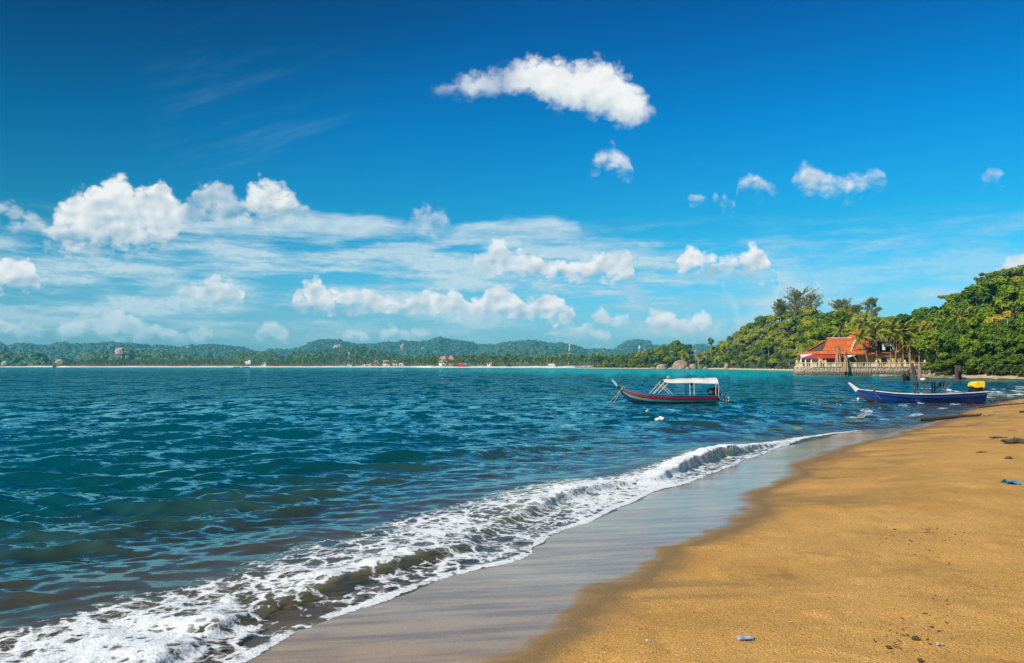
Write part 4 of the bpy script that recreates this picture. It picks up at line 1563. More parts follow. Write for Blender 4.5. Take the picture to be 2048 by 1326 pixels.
CELLS = [(1250, 'at the left end of the far point'), (1300, 'beside the radio mast on the far point'), (1345, 'on the far point above the pale boulder'),
         (1392, 'on the far point above the largest boulder'), (1440, 'at the left tip of the headland'), (1490, 'on the headland above its boulder'),
         (1545, 'on the left slope of the headland'), (1600, 'on the headland just left of the terrace'), (1650, 'on the hill above the awning'),
         (1700, 'on the hill behind the gable of the house'), (1745, 'on the hill behind the peaked roof'), (1790, 'on the hill behind the white dormer'),
         (1840, 'on the hill behind the right palms'), (1890, 'above the right end of the stone wall'), (1940, 'on the hill above the thin jetty posts'),
         (2000, 'on the hill above the middle of the cove'), (2400, 'on the hill at the right edge')]
TIERS = ['at the crest', 'below the crest', 'high up', 'in upper middle', 'halfway up', 'in lower middle', 'low down', 'lowest']
KIND = {'leaf_olive': 'olive broadleaf tree', 'leaf_green': 'green broadleaf tree', 'leaf_dark': 'dark broadleaf tree', 'leaf_pale': 'pale broadleaf tree'}


def headland_trees():
    r_ = random.Random(5)
    cnt = 0
    for ui, u in enumerate((1.02, .86, .71, .57, .43, .30, .17, .06)):
        px = 1196.0
        while px < 2090:
            df, dc = float(head_front(px)), float(np.interp(px, H_PX, H_CREST))
            y = df + (dc - df) * (u + r_.uniform(-.05, .05))
            z = float(head_z(np.array(px), np.array(u)))
            top_gap = 0.0
            h = TREE_H * r_.choice((.72, .85, .95, 1.0, 1.1, 1.25, 1.42))
            wid = r_.uniform(.9, 1.25)
            step = FPX * 6.6 * r_.uniform(.75, 1.2) / y
            zc = float(head_z(np.array(px), np.array(1.0)))
            skip = (zc < 5 and ui not in (0, 4, 7)) or (zc < 10 and ui in (1, 3, 5)) or (1386 < px < 1396)
            # hidden behind the house and its palms
            if 1650 < px < 1850 and u < .2:
                skip = True
            if px > 1850 and u < .12:
                skip = True
            if not skip:
                reg = 0 if px < 1392 else 1 if px < 1600 else 2 if px < 1790 else 3
                w = [(.15, .5, .33, .02), (.50, .2, .12, .18), (.42, .25, .12, .21), (.10, .45, .45, 0)][reg]
                k = r_.choices(LEAFS, w)[0]
                cell = next(q[1] for q in CELLS if px < q[0])
                lab = KIND[k] + ' ' + TIERS[ui] + ' ' + cell
                x = (px - CX) / FPX * y
                tree((x, y, z), h, wid, TP, k, lab, 'trees ' + cell)
                cnt += 1
            px += step
    return cnt


def headland_shrubs():
    r_ = random.Random(15)
    px = 1198.0
    while px < 1604:
        y = float(head_front(px)) + r_.uniform(1.5, 9)
        u = (y - float(head_front(px))) / (float(np.interp(px, H_PX, H_CREST)) - float(head_front(px)))
        z = float(head_z(np.array(px), np.array(u)))
        k = r_.choice(LEAFS)
        cell = next(q[1] for q in CELLS if px < q[0])
        e = tree((px_ := (px - CX) / FPX * y, y, z - 1.6), r_.uniform(4.2, 6.6), r_.uniform(1.0, 1.35), TP, k, KIND[k].replace('broadleaf tree', 'shrub') + ' above the waterline ' + cell, 'shrubs ' + cell, 'shrub')
        e['category'] = 'shrub'
        px += FPX * r_.uniform(2.6, 5.0) / y


def undergrowth():
    r_ = np.random.default_rng(41)
    protos = [crown_np(1.5, 1.2, 6, 14, .42, 700 + i, core=False)[:2] for i in range(6)]
    VV, FF, base = [], [], 0
    for i in range(2900):
        px, u = (r_.uniform(1190, 2090) if i < 1500 else r_.uniform(2090, 3550)), r_.uniform(0, 1) ** 1.3
        if 1625 < px < 1856 and u < .10:
            continue
        if px > 1856 and r_.random() < .35:
            u = r_.uniform(-.04, .12)
        df, dc = float(head_front(px)), float(np.interp(px, H_PX, H_CREST))
        y = df + u * (dc - df)
        z = float(head_z(np.array(px), np.array(u)))
        s = r_.uniform(.6, 1.5) * (1.9 if px > 2120 else 1.0)
        V, F = protos[r_.integers(6)]
        a = r_.uniform(0, 6.28)
        Rm = np.array([[math.cos(a), -math.sin(a), 0], [math.sin(a), math.cos(a), 0], [0, 0, 1]])
        VV.append(V @ Rm.T * s + np.array([(px - CX) / FPX * y, y, z + .5 * s]))
        FF.append(F + base)
        base += len(V)
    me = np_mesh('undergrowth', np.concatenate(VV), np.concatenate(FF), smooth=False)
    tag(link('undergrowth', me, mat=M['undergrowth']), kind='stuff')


headland_shrubs()
undergrowth()
print('headland trees', headland_trees())


# ------------------------------------------------------------------ trees that stand out
random.seed(21)


def px_xy(px, y):
    return (px - CX) / FPX * y


def casuarina(px, base_py, top_py, y, wpx, label, seed, mat='needles', lean=0.0):
    z0 = CAMZ + (HOR - base_py) / FPX * y
    h = (base_py - top_py) / FPX * y
    w = wpx / FPX * y / 2
    e = empty('casuarina_tree', (px_xy(px, y), y, z0), 0, label, 'tree')
    r_ = np.random.default_rng(seed)
    b = MB()
    b.tube([(0, 0, -2), (lean * .3, 0, h * .5), (lean, 0, h * .96)], [.28, .18, .04], 6)
    pts, dirs = [], []
    for i in range(46):
        f = r_.uniform(.18, .97)
        a = r_.uniform(0, 6.28)
        L = w * (0.35 + 0.8 * math.sin(math.pi * min(1, f * 1.02) ** 1.1)) * r_.uniform(.6, 1.15)
        p0 = Vector((lean * f, 0, h * f))
        p1 = p0 + Vector((math.cos(a) * L, math.sin(a) * L, L * r_.uniform(.25, .75)))
        b.tube([p0, p0.lerp(p1, .5) + Vector((0, 0, -.1 * L)), p1], [.07, .05, .02], 4, caps=False)
        for k in range(70):
            q = p0.lerp(p1, r_.uniform(.25, 1.05)) + Vector(r_.normal(0, .22, 3))
            pts.append(q)
            dirs.append(Vector((math.cos(a) * .5, math.sin(a) * .5, r_.uniform(-.3, 1.0))) + Vector(r_.normal(0, .5, 3)))
    b.build('trunk', M['bark'], e)
    c = MB()
    for q, d in zip(pts, dirs):
        d = d.normalized()
        n = d.orthogonal().normalized()
        n.rotate(Matrix.Rotation(r_.uniform(0, 6.28), 3, d))
        L, ww = r_.uniform(.5, 1.1), .10
        c.add([q - n * ww, q + n * ww, q + d * L + n * ww * .6 + Vector((0, 0, -.12)), q + d * L - n * ww * .6 + Vector((0, 0, -.12))], [(0, 1, 2, 3)])
    c.build('crown', M[mat], e)


casuarina(1608, 640, 581, 505, 66, 'tallest casuarina rising above the crest of the headland', 1)
casuarina(1590, 640, 590, 510, 44, 'casuarina close left of the tallest one on the crest', 2)
casuarina(1622, 642, 590, 500, 40, 'casuarina leaning out to the right of the tallest one', 6, lean=.8)
casuarina(1562, 640, 600, 515, 30, 'thin wispy casuarina on the crest left of the tall ones', 3)
casuarina(1685, 636, 604, 470, 40, 'low casuarina on the crest above the red roof', 4)
casuarina(1744, 650, 598, 450, 34, 'casuarina on the crest right above the palms', 5)
casuarina(1712, 640, 612, 450, 24, 'small thin casuarina between the two on the crest above the roof', 7)


def special_tree(px, base_py, top_py, y, wpx, matname, label, near=True, squash=1.0, name='broadleaf_tree', group=None):
    z0 = CAMZ + (HOR - base_py) / FPX * y
    h = (base_py - top_py) / FPX * y
    w = wpx / FPX * y
    return tree((px_xy(px, y), y, z0), h, w / (7.6 * h / 9.0), TP_NEAR if near else TP, matname, label, group, name, squash)


# trees at the right edge of the cove, close enough to see their leaves
NEAR = [
    (1862, 752, 722, 168, 48, 'leaf_green', 'low rounded shrub spilling over the right end of the stone wall', 'shrub'),
    (1842, 748, 728, 176, 26, 'leaf_green', 'small shrub leaning on the balustrade at its right end', 'shrub'),
    (1895, 752, 716, 163, 52, 'leaf_green', 'fresh green shrub above the beach behind the thin jetty posts', 'shrub'),
    (1925, 750, 700, 161, 50, 'leaf_dark', 'dark bush behind the thin jetty posts', 'shrub'),
    (1955, 751, 712, 158, 48, 'leaf_green', 'light green sapling with pale stem above the cove beach', 'shrub'),
    (1985, 750, 705, 157, 55, 'leaf_dark', 'dark shrub above the middle of the cove beach', 'shrub'),
    (2018, 751, 710, 155, 56, 'leaf_green', 'green shrub above the right part of the cove beach', 'shrub'),
    (2052, 750, 704, 153, 60, 'leaf_dark', 'dark shrub at the right edge of the cove beach', 'shrub'),
    (1872, 748, 655, 176, 78, 'leaf_green', 'tall green tree beside the right end of the house', 'tree'),
    (1915, 748, 640, 172, 84, 'leaf_dark', 'tall dark tree behind the shrubs of the cove', 'tree'),
    (1950, 749, 652, 168, 74, 'leaf_green', 'tall green tree above the middle of the cove', 'tree'),
    (1985, 749, 640, 168, 84, 'leaf_dark', 'tall dark tree above the cove left of the yellow flowering one', 'tree'),
    (2030, 749, 655, 162, 80, 'leaf_dark', 'shaded dark tree at the right edge of the cove', 'tree'),
    (2075, 749, 640, 162, 90, 'leaf_dark', 'dark tree cut by the right edge of the picture', 'tree'),
    (2010, 745, 612, 186, 92, 'leaf_yellow', 'tree with yellow blossom on its crown above the cove', 'tree'),
    (2052, 745, 622, 188, 80, 'leaf_green', 'green tree next to the yellow blossoming one at the right edge', 'tree'),
    (1853, 735, 634, 215, 66, 'leaf_yellow', 'tree covered in yellow blossom behind the right end of the house', 'tree'),
    (1880, 740, 645, 205, 60, 'leaf_olive', 'olive tree right of the yellow blossoming tree behind the house', 'tree'),
    (1825, 735, 650, 222, 50, 'leaf_yellow', 'smaller yellow blossoming tree left of the larger one behind the house', 'tree'),
    (1900, 740, 640, 210, 60, 'leaf_green', 'green tree filling the gap behind the cove palms', 'tree'),
    (1940, 740, 634, 205, 64, 'leaf_dark', 'dark tree on the slope above the cove', 'tree'),
    (1975, 742, 634, 200, 60, 'leaf_green', 'green tree on the slope above the middle of the cove', 'tree'),
    (2062, 742, 606, 205, 80, 'leaf_dark', 'tall shaded tree at the right edge behind the blossom tree', 'tree'),
]
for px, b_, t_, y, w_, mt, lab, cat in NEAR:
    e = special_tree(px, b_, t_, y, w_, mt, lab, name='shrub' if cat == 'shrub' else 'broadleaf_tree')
    if cat == 'shrub':
        e['category'] = 'shrub'
# umbrella shaped tree on the ridge at right: flat tiers on bare limbs
def umbrella_tree(px, base_py, top_py, y, wpx, label, seed):
    z0 = CAMZ + (HOR - base_py) / FPX * y
    h = (base_py - top_py) / FPX * y
    w = wpx / FPX * y / 2
    e = empty('umbrella_tree', (px_xy(px, y), y, z0), 0, label, 'tree')
    rr = random.Random(seed)
    b = MB()
    b.tube([(0, 0, -3), (.2, 0, h * .4), (.3, 0, h * .62)], [.5, .38, .25], 7)
    V, F, base = [], [], 0
    for k in range(17):
        a = k * 2.4
        rr_ = w * (.25 + .75 * (k % 4) / 3.0)
        c = Vector((math.cos(a) * rr_, math.sin(a) * rr_, h * (.62 + .36 * rr.random() * (1 - .35 * (k % 4) / 3.0))))
        b.tube([(.2, 0, h * .5), Vector((.2, 0, h * .6)).lerp(c, .5), c], [.16, .1, .05], 5, caps=False)
        v, f, _ = crown_np(w * .36, w * .15, 8, 40, .34, seed * 20 + k, core=False)
        V.append(v + np.array(c))
        F.append(f + base)
        base += len(v)
    b.build('trunk', M['bark'], e)
    link('crown', np_mesh('crown', np.concatenate(V), np.concatenate(F), smooth=False), e, M['leaf_green'])


umbrella_tree(1985, 600, 541, 305, 62, 'flat topped umbrella shaped tree with bare limbs on the right ridge', 31)
umbrella_tree(2044, 585, 530, 298, 76, 'second flat topped tree at the right edge of the ridge', 32)
umbrella_tree(1900, 625, 588, 318, 40, 'small tiered tree on the ridge left of the flat topped one', 33)
umbrella_tree(1422, 712, 674, 690, 16, 'open crowned tree standing up at the left end of the headland', 34)


def bare_tree(px, base_py, top_py, y, wpx, label, seed):
    z0 = CAMZ + (HOR - base_py) / FPX * y
    h = (base_py - top_py) / FPX * y
    w = wpx / FPX * y / 2
    e = empty('bare_tree', (px_xy(px, y), y, z0), 0, label, 'tree')
    rr = random.Random(seed)
    b = MB()
    b.tube([(0, 0, -1), (0, 0, h * .45), (0.1, 0, h * .6)], [.5, .38, .28], 6)
    c = MB()
    for k in range(40):
        a = rr.uniform(0, 6.28)
        f = rr.uniform(.2, 1.0)
        tip = Vector((math.cos(a) * w * f, math.sin(a) * w * f, h * (1 - .28 * f * f) * rr.uniform(.82, 1)))
        c.tube([(0, 0, h * .55), Vector((0, 0, h * .66)).lerp(tip, .5) + Vector((0, 0, .3)), tip], [.18, .10, .05], 4, caps=False)
        for j in range(6):
            q = Vector((0, 0, h * .66)).lerp(tip, rr.uniform(.5, 1))
            c.tube([q, q + Vector((rr.uniform(-1, 1), rr.uniform(-1, 1), rr.uniform(.1, 1.1)))], [.07, .03], 3, caps=False)
    b.build('trunk', M['bare'], e)
    c.build('branches', M['bare'], e)


bare_tree(1397, 735, 699, 668, 19, 'leafless pale brown tree standing between the two wooded points', 8)


# ------------------------------------------------------------------ coconut palms
def frond_mesh(L, droop, seed):
    """arched midrib with hanging leaflets, along +X"""
    rr = random.Random(seed)
    b = MB()
    n = 13
    pts = []
    for i in range(n):
        f = i / (n - 1)
        pts.append(Vector((L * (f - .18 * droop * f * f), L * .04 * math.sin(f * 3) * rr.uniform(-1, 1), L * (.34 * f - (.42 + .55 * droop) * f * f))))
    b.tube(pts, [.045 * (1 - .8 * i / (n - 1)) + .006 for i in range(n)], 3, caps=False)
    m = 26
    for i in range(m):
        f = .10 + .90 * i / (m - 1)
        k = min(int(f * (n - 1)), n - 2)
        p = pts[k].lerp(pts[k + 1], f * (n - 1) - k)
        t = (pts[k + 1] - pts[k]).normalized()
        ll = L * .25 * math.sin(math.pi * (.18 + .78 * f)) * rr.uniform(.85, 1.15)
        for sd in (-1, 1):
            side = Vector((0, sd, 0))
            d = (side * .72 + t * .62 + Vector((0, 0, -.25 - .5 * droop))).normalized()
            mid = p + d * ll * .5
            tip = mid + (d + Vector((0, 0, -.55))).normalized() * ll * .5
            w = t * .055
            b.add([p - w, p + w, mid + w * .9, mid - w * .9, tip], [(0, 1, 2, 3), (3, 2, 4)])
    return b.mesh('frond')


FR = [frond_mesh(3.0, d, i) for i, d in enumerate((.15, .45, .75, 1.05))]
for f in FR:
    f.materials.append(M['frond'])
FRD = frond_mesh(2.4, 1.3, 9)
FRD.materials.append(M['dead_leaf'])


def palm(px, base_py, crown_py, y, lean, label, n=17, L=1.28, seed=0, dead=2, z0=None):
    rr = random.Random(seed)
    if z0 is None:
        z0 = CAMZ + (HOR - base_py) / FPX * y
    zc = CAMZ + (HOR - crown_py) / FPX * y
    h = zc - z0
    e = empty('coconut_palm', (px_xy(px, y), y, z0), 0, label, 'palm tree')
    lx = lean / FPX * y
    pts = [Vector((lx * (f ** 1.6), .1 * math.sin(4 * f), h * f - .4 * (f == 0))) for f in (0, .12, .3, .5, .7, .85, 1.0)]
    MB().tube(pts, [.24, .17, .145, .135, .125, .12, .13], 8).build('trunk', M['palmbark'], e, smooth=True)
    top = pts[-1]
    for i in range(n):
        lev = i / n
        a = i * 2.399963 + rr.uniform(-.25, .25)
        me = FR[min(3, int(lev * 4.0))]
        o = link('frond', me, e)
        o.location = top + Vector((0, 0, .12 * (1 - lev)))
        o.rotation_euler = (rr.uniform(-.25, .25), R(-58 + 74 * lev) + rr.uniform(-.12, .12), a)
        s = L * rr.uniform(.85, 1.1)
        o.scale = (s, s, s)
    for i in range(dead):
        o = link('frond', FRD, e)
        o['label'] = 'dry brown frond hanging down'
        o.location = top + Vector((0, 0, -.1))
        o.rotation_euler = (0, R(62), rr.uniform(0, 6.28))
    b = MB()
    for k in range(6):
        a = k * 1.05
        b.blob(top + Vector((math.cos(a) * .22, math.sin(a) * .22, -.22)), .13, 6, 5)
    b.build('coconut', M['frond'], e)
    return e


TERR = 2.0
palm(1736, 724, 676, 192.6, -14, 'coconut palm with thin trunk leaning left before the yellow wall', 16, 1.15, 1, z0=TERR)
palm(1754, 724, 665, 194.0, -3, 'tallest upright coconut palm in front of the dark gap of the roof', 20, 1.42, 2, z0=TERR)
palm(1790, 724, 668, 193.9, 8, 'slender coconut palm with shaggy head right of the white dormer', 18, 1.3, 3, dead=5, z0=TERR)
palm(1818, 724, 676, 193.7, 3, 'coconut palm with dense drooping crown before the right roof', 20, 1.42, 4, z0=TERR)
palm(1821, 724, 690, 192.6, -1, 'short coconut palm with pale trunk before the right part of the wall', 12, .95, 5, z0=TERR)
palm(1838, 724, 672, 193.6, 3, 'coconut palm at the right end of the house', 17, 1.3, 6, z0=TERR)
palm(1781, 724, 660, 194.0, 4, 'coconut palm behind the white dormer with a dark trunk', 15, 1.25, 7, z0=TERR)
palm(1806, 724, 664, 194.0, 2, 'coconut palm with dark trunk left of the dense crowned one', 15, 1.3, 8, z0=TERR)
palm(1680, 700, 664, 225, 0, 'coconut palm showing above the left end of the roof', 13, 1.15, 9, dead=0)
palm(1705, 715, 662, 215, 12, 'coconut palm leaning right behind the upper roof', 13, 1.1, 10, dead=0)
palm(1926, 735, 636, 182, -5, 'tall coconut palm with sparse fronds above the cove trees', 13, 1.3, 11, dead=4)
palm(1775, 715, 650, 226, 0, 'coconut palm behind the house standing high above the dormer', 14, 1.1, 12, dead=0)
palm(1846, 715, 664, 212, 6, 'coconut palm behind the right end of the roof', 14, 1.1, 13, dead=1)
palm(1872, 735, 680, 188, 6, 'coconut palm half hidden by the tall green tree', 12, 1.0, 14, dead=0)

# ------------------------------------------------------------------ sea wall, balustrade and house
YW = 188.0
SCW = YW / FPX


def hx(px, y=YW):
    return (px - CX) / FPX * y


def hz(py, y=YW):
    return CAMZ + (HOR - py) / FPX * y


def stone_material():
    m, g, b = material('rubble_stone')
    P = g.n('ShaderNodeNewGeometry').outputs['Position']
    z = g.sep(P)[2]
    rnd = g.n('ShaderNodeObjectInfo').outputs['Random']
    n = g.noise(P, 1.6, 5.0, 0.65)
    col = g.mix(g.ss(n, .35, .65), (.40, .31, .21), (.19, .145, .11))
    col = g.mix(g.m('MULTIPLY', rnd, .6), col, (.56, .45, .33))
    wet = g.ss(g.m('ADD', z, g.m('MULTIPLY', g.m('SUBTRACT', n, .5), 1.3)), 1.35, .55)
    col = g.mix(g.m('MULTIPLY', wet, .88), col, (.075, .06, .045))
    g.put(b.inputs['Base Color'], col)
    b.inputs['Roughness'].default_value = .9
    return m


M['stone'] = stone_material()
M['mortar'] = pmat('mortar', (.26, .22, .17), (.16, .13, .10), 1.2)
M['cream'] = pmat('cream', (.66, .53, .36), (.55, .42, .27), 1.0, dirt=(.38, .28, .18), dscale=.8)
M['ochre'] = pmat('ochre', (.62, .36, .09), (.68, .44, .14), .5, dirt=(.55, .36, .14), dscale=.4)
M['wood_dark'] = pmat('wood_dark', (.05, .045, .042), (.10, .085, .075), 2.0, stretch=(1, 1, 5))
M['wood'] = pmat('wood', (.30, .20, .11), (.20, .13, .07), 2.0, stretch=(4, 4, .5))
M['awning'] = pmat('awning', (.52, .045, .05), (.45, .04, .045), .8, rough=.6)
M['awning_white'] = pmat('awning_white', (.62, .68, .72), rough=.6)
M['plaster'] = pmat('plaster', (.78, .74, .68), (.68, .63, .56), 1.0)
M['tile'] = pmat('tile', (.48, .095, .022), (.60, .15, .035), .6, 4.0, rough=.8, dirt=(.36, .14, .06), dscale=.5)
M['ridge'] = pmat('ridge', (.62, .50, .40), (.50, .30, .20), 1.0)
M['dark'] = pmat('dark', (.025, .022, .02))


def wall_path():
    """plan of the terrace edge: front line, then the rounded left corner running back"""
    front = [(hx(1868, 189.5), 189.5), (hx(1800), 188.2), (hx(1700), 188.0), (hx(1627, 188.4), 188.4)]
    cx_, cy_ = hx(1612, 190.5), 190.6
    left = [(hx(1606, 189.6), 189.6), (hx(1594.5, 192.5), 192.5), (hx(1592, 197), 197.0), (hx(1592, 214), 214)]
    return front + left


def sea_wall():
    e = empty('sea_wall', (0, 0, 0), 0, 'rubble stone sea wall carrying the terrace of the red roofed house', 'wall')
    pth = wall_path()
    core, st = MB(), []
    ztop = TERR - .02
    for a, b_ in zip(pth[:-1], pth[1:]):
        a, b_ = Vector((*a, 0)), Vector((*b_, 0))
        L = (b_ - a).length
        d = (b_ - a) / L
        n = Vector((d.y, -d.x, 0))
        if n.dot(Vector((-.3, -1, 0))) < 0:
            n = -n
        q = a.lerp(b_, .5)
        core.add([p + Vector((0, 0, z)) for p in (a - d * .02, b_ + d * .02, b_ - n * .6, a - n * .6) for z in (-1.5, ztop)],
                 [(0, 2, 3, 1), (2, 4, 5, 3), (4, 6, 7, 5), (6, 0, 1, 7), (1, 3, 5, 7), (0, 6, 4, 2)])
        st.append((a, d, n, L))
    core.build('mortar', M['mortar'], e)
    rr = random.Random(3)
    protos = []
    for k in range(8):
        protos.append(MB().blob((0, 0, 0), (.5, .5, .5), 7, 5, .22, k).mesh('stone'))
        protos[-1].materials.append(M['stone'])
    big, small = 0, MB()
    for a, d, n, L in st:
        z = -.15
        while z < ztop - .12:
            hgt = rr.uniform(.30, .52)
            x = rr.uniform(-.2, .1)
            while x < L:
                w = rr.uniform(.38, .95)
                p = a + d * (x + w / 2) + n * rr.uniform(-.02, .05) + Vector((0, 0, z + hgt / 2 + rr.uniform(-.05, .05)))
                if big < 285 and n.y < -.8:
                    o = link('stone', rr.choice(protos), e)
                    o.location = p
                    o.rotation_euler = (0, rr.uniform(-.2, .2), math.atan2(d.y, d.x))
                    o.scale = (w * 1.1, .32, hgt * 1.15)
                    big += 1
                else:
                    small.blob(p, (w * .54, w * .3, hgt * .56), 6, 4, .2, rr.randint(0, 999))
                x += w * .94
            z += hgt * .88
    o = small.build('stones', M['stone'], e)
    o['kind'] = 'stuff'


sea_wall()


def balustrade():
    e = empty('balustrade', (0, 0, TERR), 0, 'cream balustrade of turned balusters along the sea wall terrace', 'railing')
    pth = [Vector((x, y, 0)) for x, y in wall_path()]
    base, rail = MB(), MB()
    prof = MB().tube([(0, 0, .10), (0, 0, .2), (0, 0, .42), (0, 0, .62), (0, 0, .82)], [.07, .10, .115, .065, .085], 6).mesh('baluster', True)
    prof.materials.append(M['cream'])
    post = MB().box((0, 0, .5), (.42, .42, 1.0)).box((0, 0, 1.04), (.54, .54, .10)).mesh('post')
    post.materials.append(M['cream'])
    fin = MB().tube([(0, 0, 1.09), (0, 0, 1.16), (0, 0, 1.3), (0, 0, 1.5), (0, 0, 1.62)], [.16, .24, .2, .09, .02], 8).mesh('finial', True)
    fin.materials.append(M['cream'])
    panel = MB().box((0, 0, .47), (.62, .2, .76)).mesh('panel')
    panel.materials.append(M['cream'])
    for i, (a, b_) in enumerate(zip(pth[:-1], pth[1:])):
        L = (b_ - a).length
        d = (b_ - a) / L
        rz = math.atan2(d.y, d.x)
        c = a.lerp(b_, .5)
        base.box(c + Vector((0, 0, .05)), (L + .1, .5 + .004 * i, .10 + .003 * i), (0, 0, rz))
        rail.box(c + Vector((0, 0, .90)), (L + .1, .34 + .004 * i, .13 + .003 * i), (0, 0, rz))
        if i > 4:
            continue
        n = max(2, int(L / .40))
        for k in range(n):
            p = a.lerp(b_, (k + .5) / n)
            gap = (p.x * 1.0) % 4.3
            if gap < .45 and i < 4:
                continue
            o = link('panel' if 2.0 < gap < 2.4 and i < 4 else 'baluster', panel if 2.0 < gap < 2.4 and i < 4 else prof, e)
            o.location = p
            o.rotation_euler = (0, 0, rz)
    for px_ in (1638, 1601, 1593.5, 1650, 1698, 1751, 1809, 1850):
        x = hx(px_)
        cand = min((q for i in range(len(pth) - 1) for q in [pth[i].lerp(pth[i + 1], k / 40) for k in range(41)]), key=lambda q: abs((q.x / q.y * FPX + CX) - px_) + (0 if px_ > 1600 else abs(q.y - 191) * .1))
        o = link('post', post, e)
        o.location = cand
        f_ = link('finial', fin, e)
        f_.location = cand
    base.build('base', M['cream'], e)
    rail.build('handrail', M['cream'], e)
    return e


balustrade()
pl = [(x, y) for x, y in wall_path()]
inner = [(x + .3, y + .3) for x, y in pl]
tb = MB().slab([(x, y, TERR - .05) for x, y in inner[::-1]] + [(hx(1868, 215), 215, TERR - .05)], 1.5)
tag(tb.build('terrace', M['mortar']), kind='structure')


def rubble_skirt():
    """boulders and weedy ledges at the foot of the wall"""
    rr = random.Random(9)
    for i, (px, w, h, y, nm) in enumerate([(1768, 2.6, .5, 180, 'pale low'), (1790, 4.2, .45, 176, 'long mossy'), (1752, 1.8, .4, 183, 'small dark'), (1848, 1.8, .7, 172, 'tawny'), (1860, 2.2, .6, 166, 'rounded tawny'),
                                           (1872, 3.8, .45, 160, 'flat mossy'), (1890, 5.5, .5, 154, 'longest mossy'), (1910, 3.6, .40, 150, 'low dark mossy'), (1835, 1.5, .5, 178, 'little brown')]):
        b = MB().blob((0, 0, 0), (w / 2, .9, h * .75), 10, 7, .16, i)
        o = b.build('ledge_rock', M['rock'] if i in (0, 3, 4) else M['rockdark'], smooth=True)
        o.location = (px_xy(px, y), y, .10)
        tag(o, '%s rock at the waterline between the stone wall and the cove' % nm, 'rock', 'rocks at the foot of the sea wall')


rubble_skirt()


def roof_slope(a, b_, c, d, th=.16):
    return MB().slab([a, b_, c, d], th)


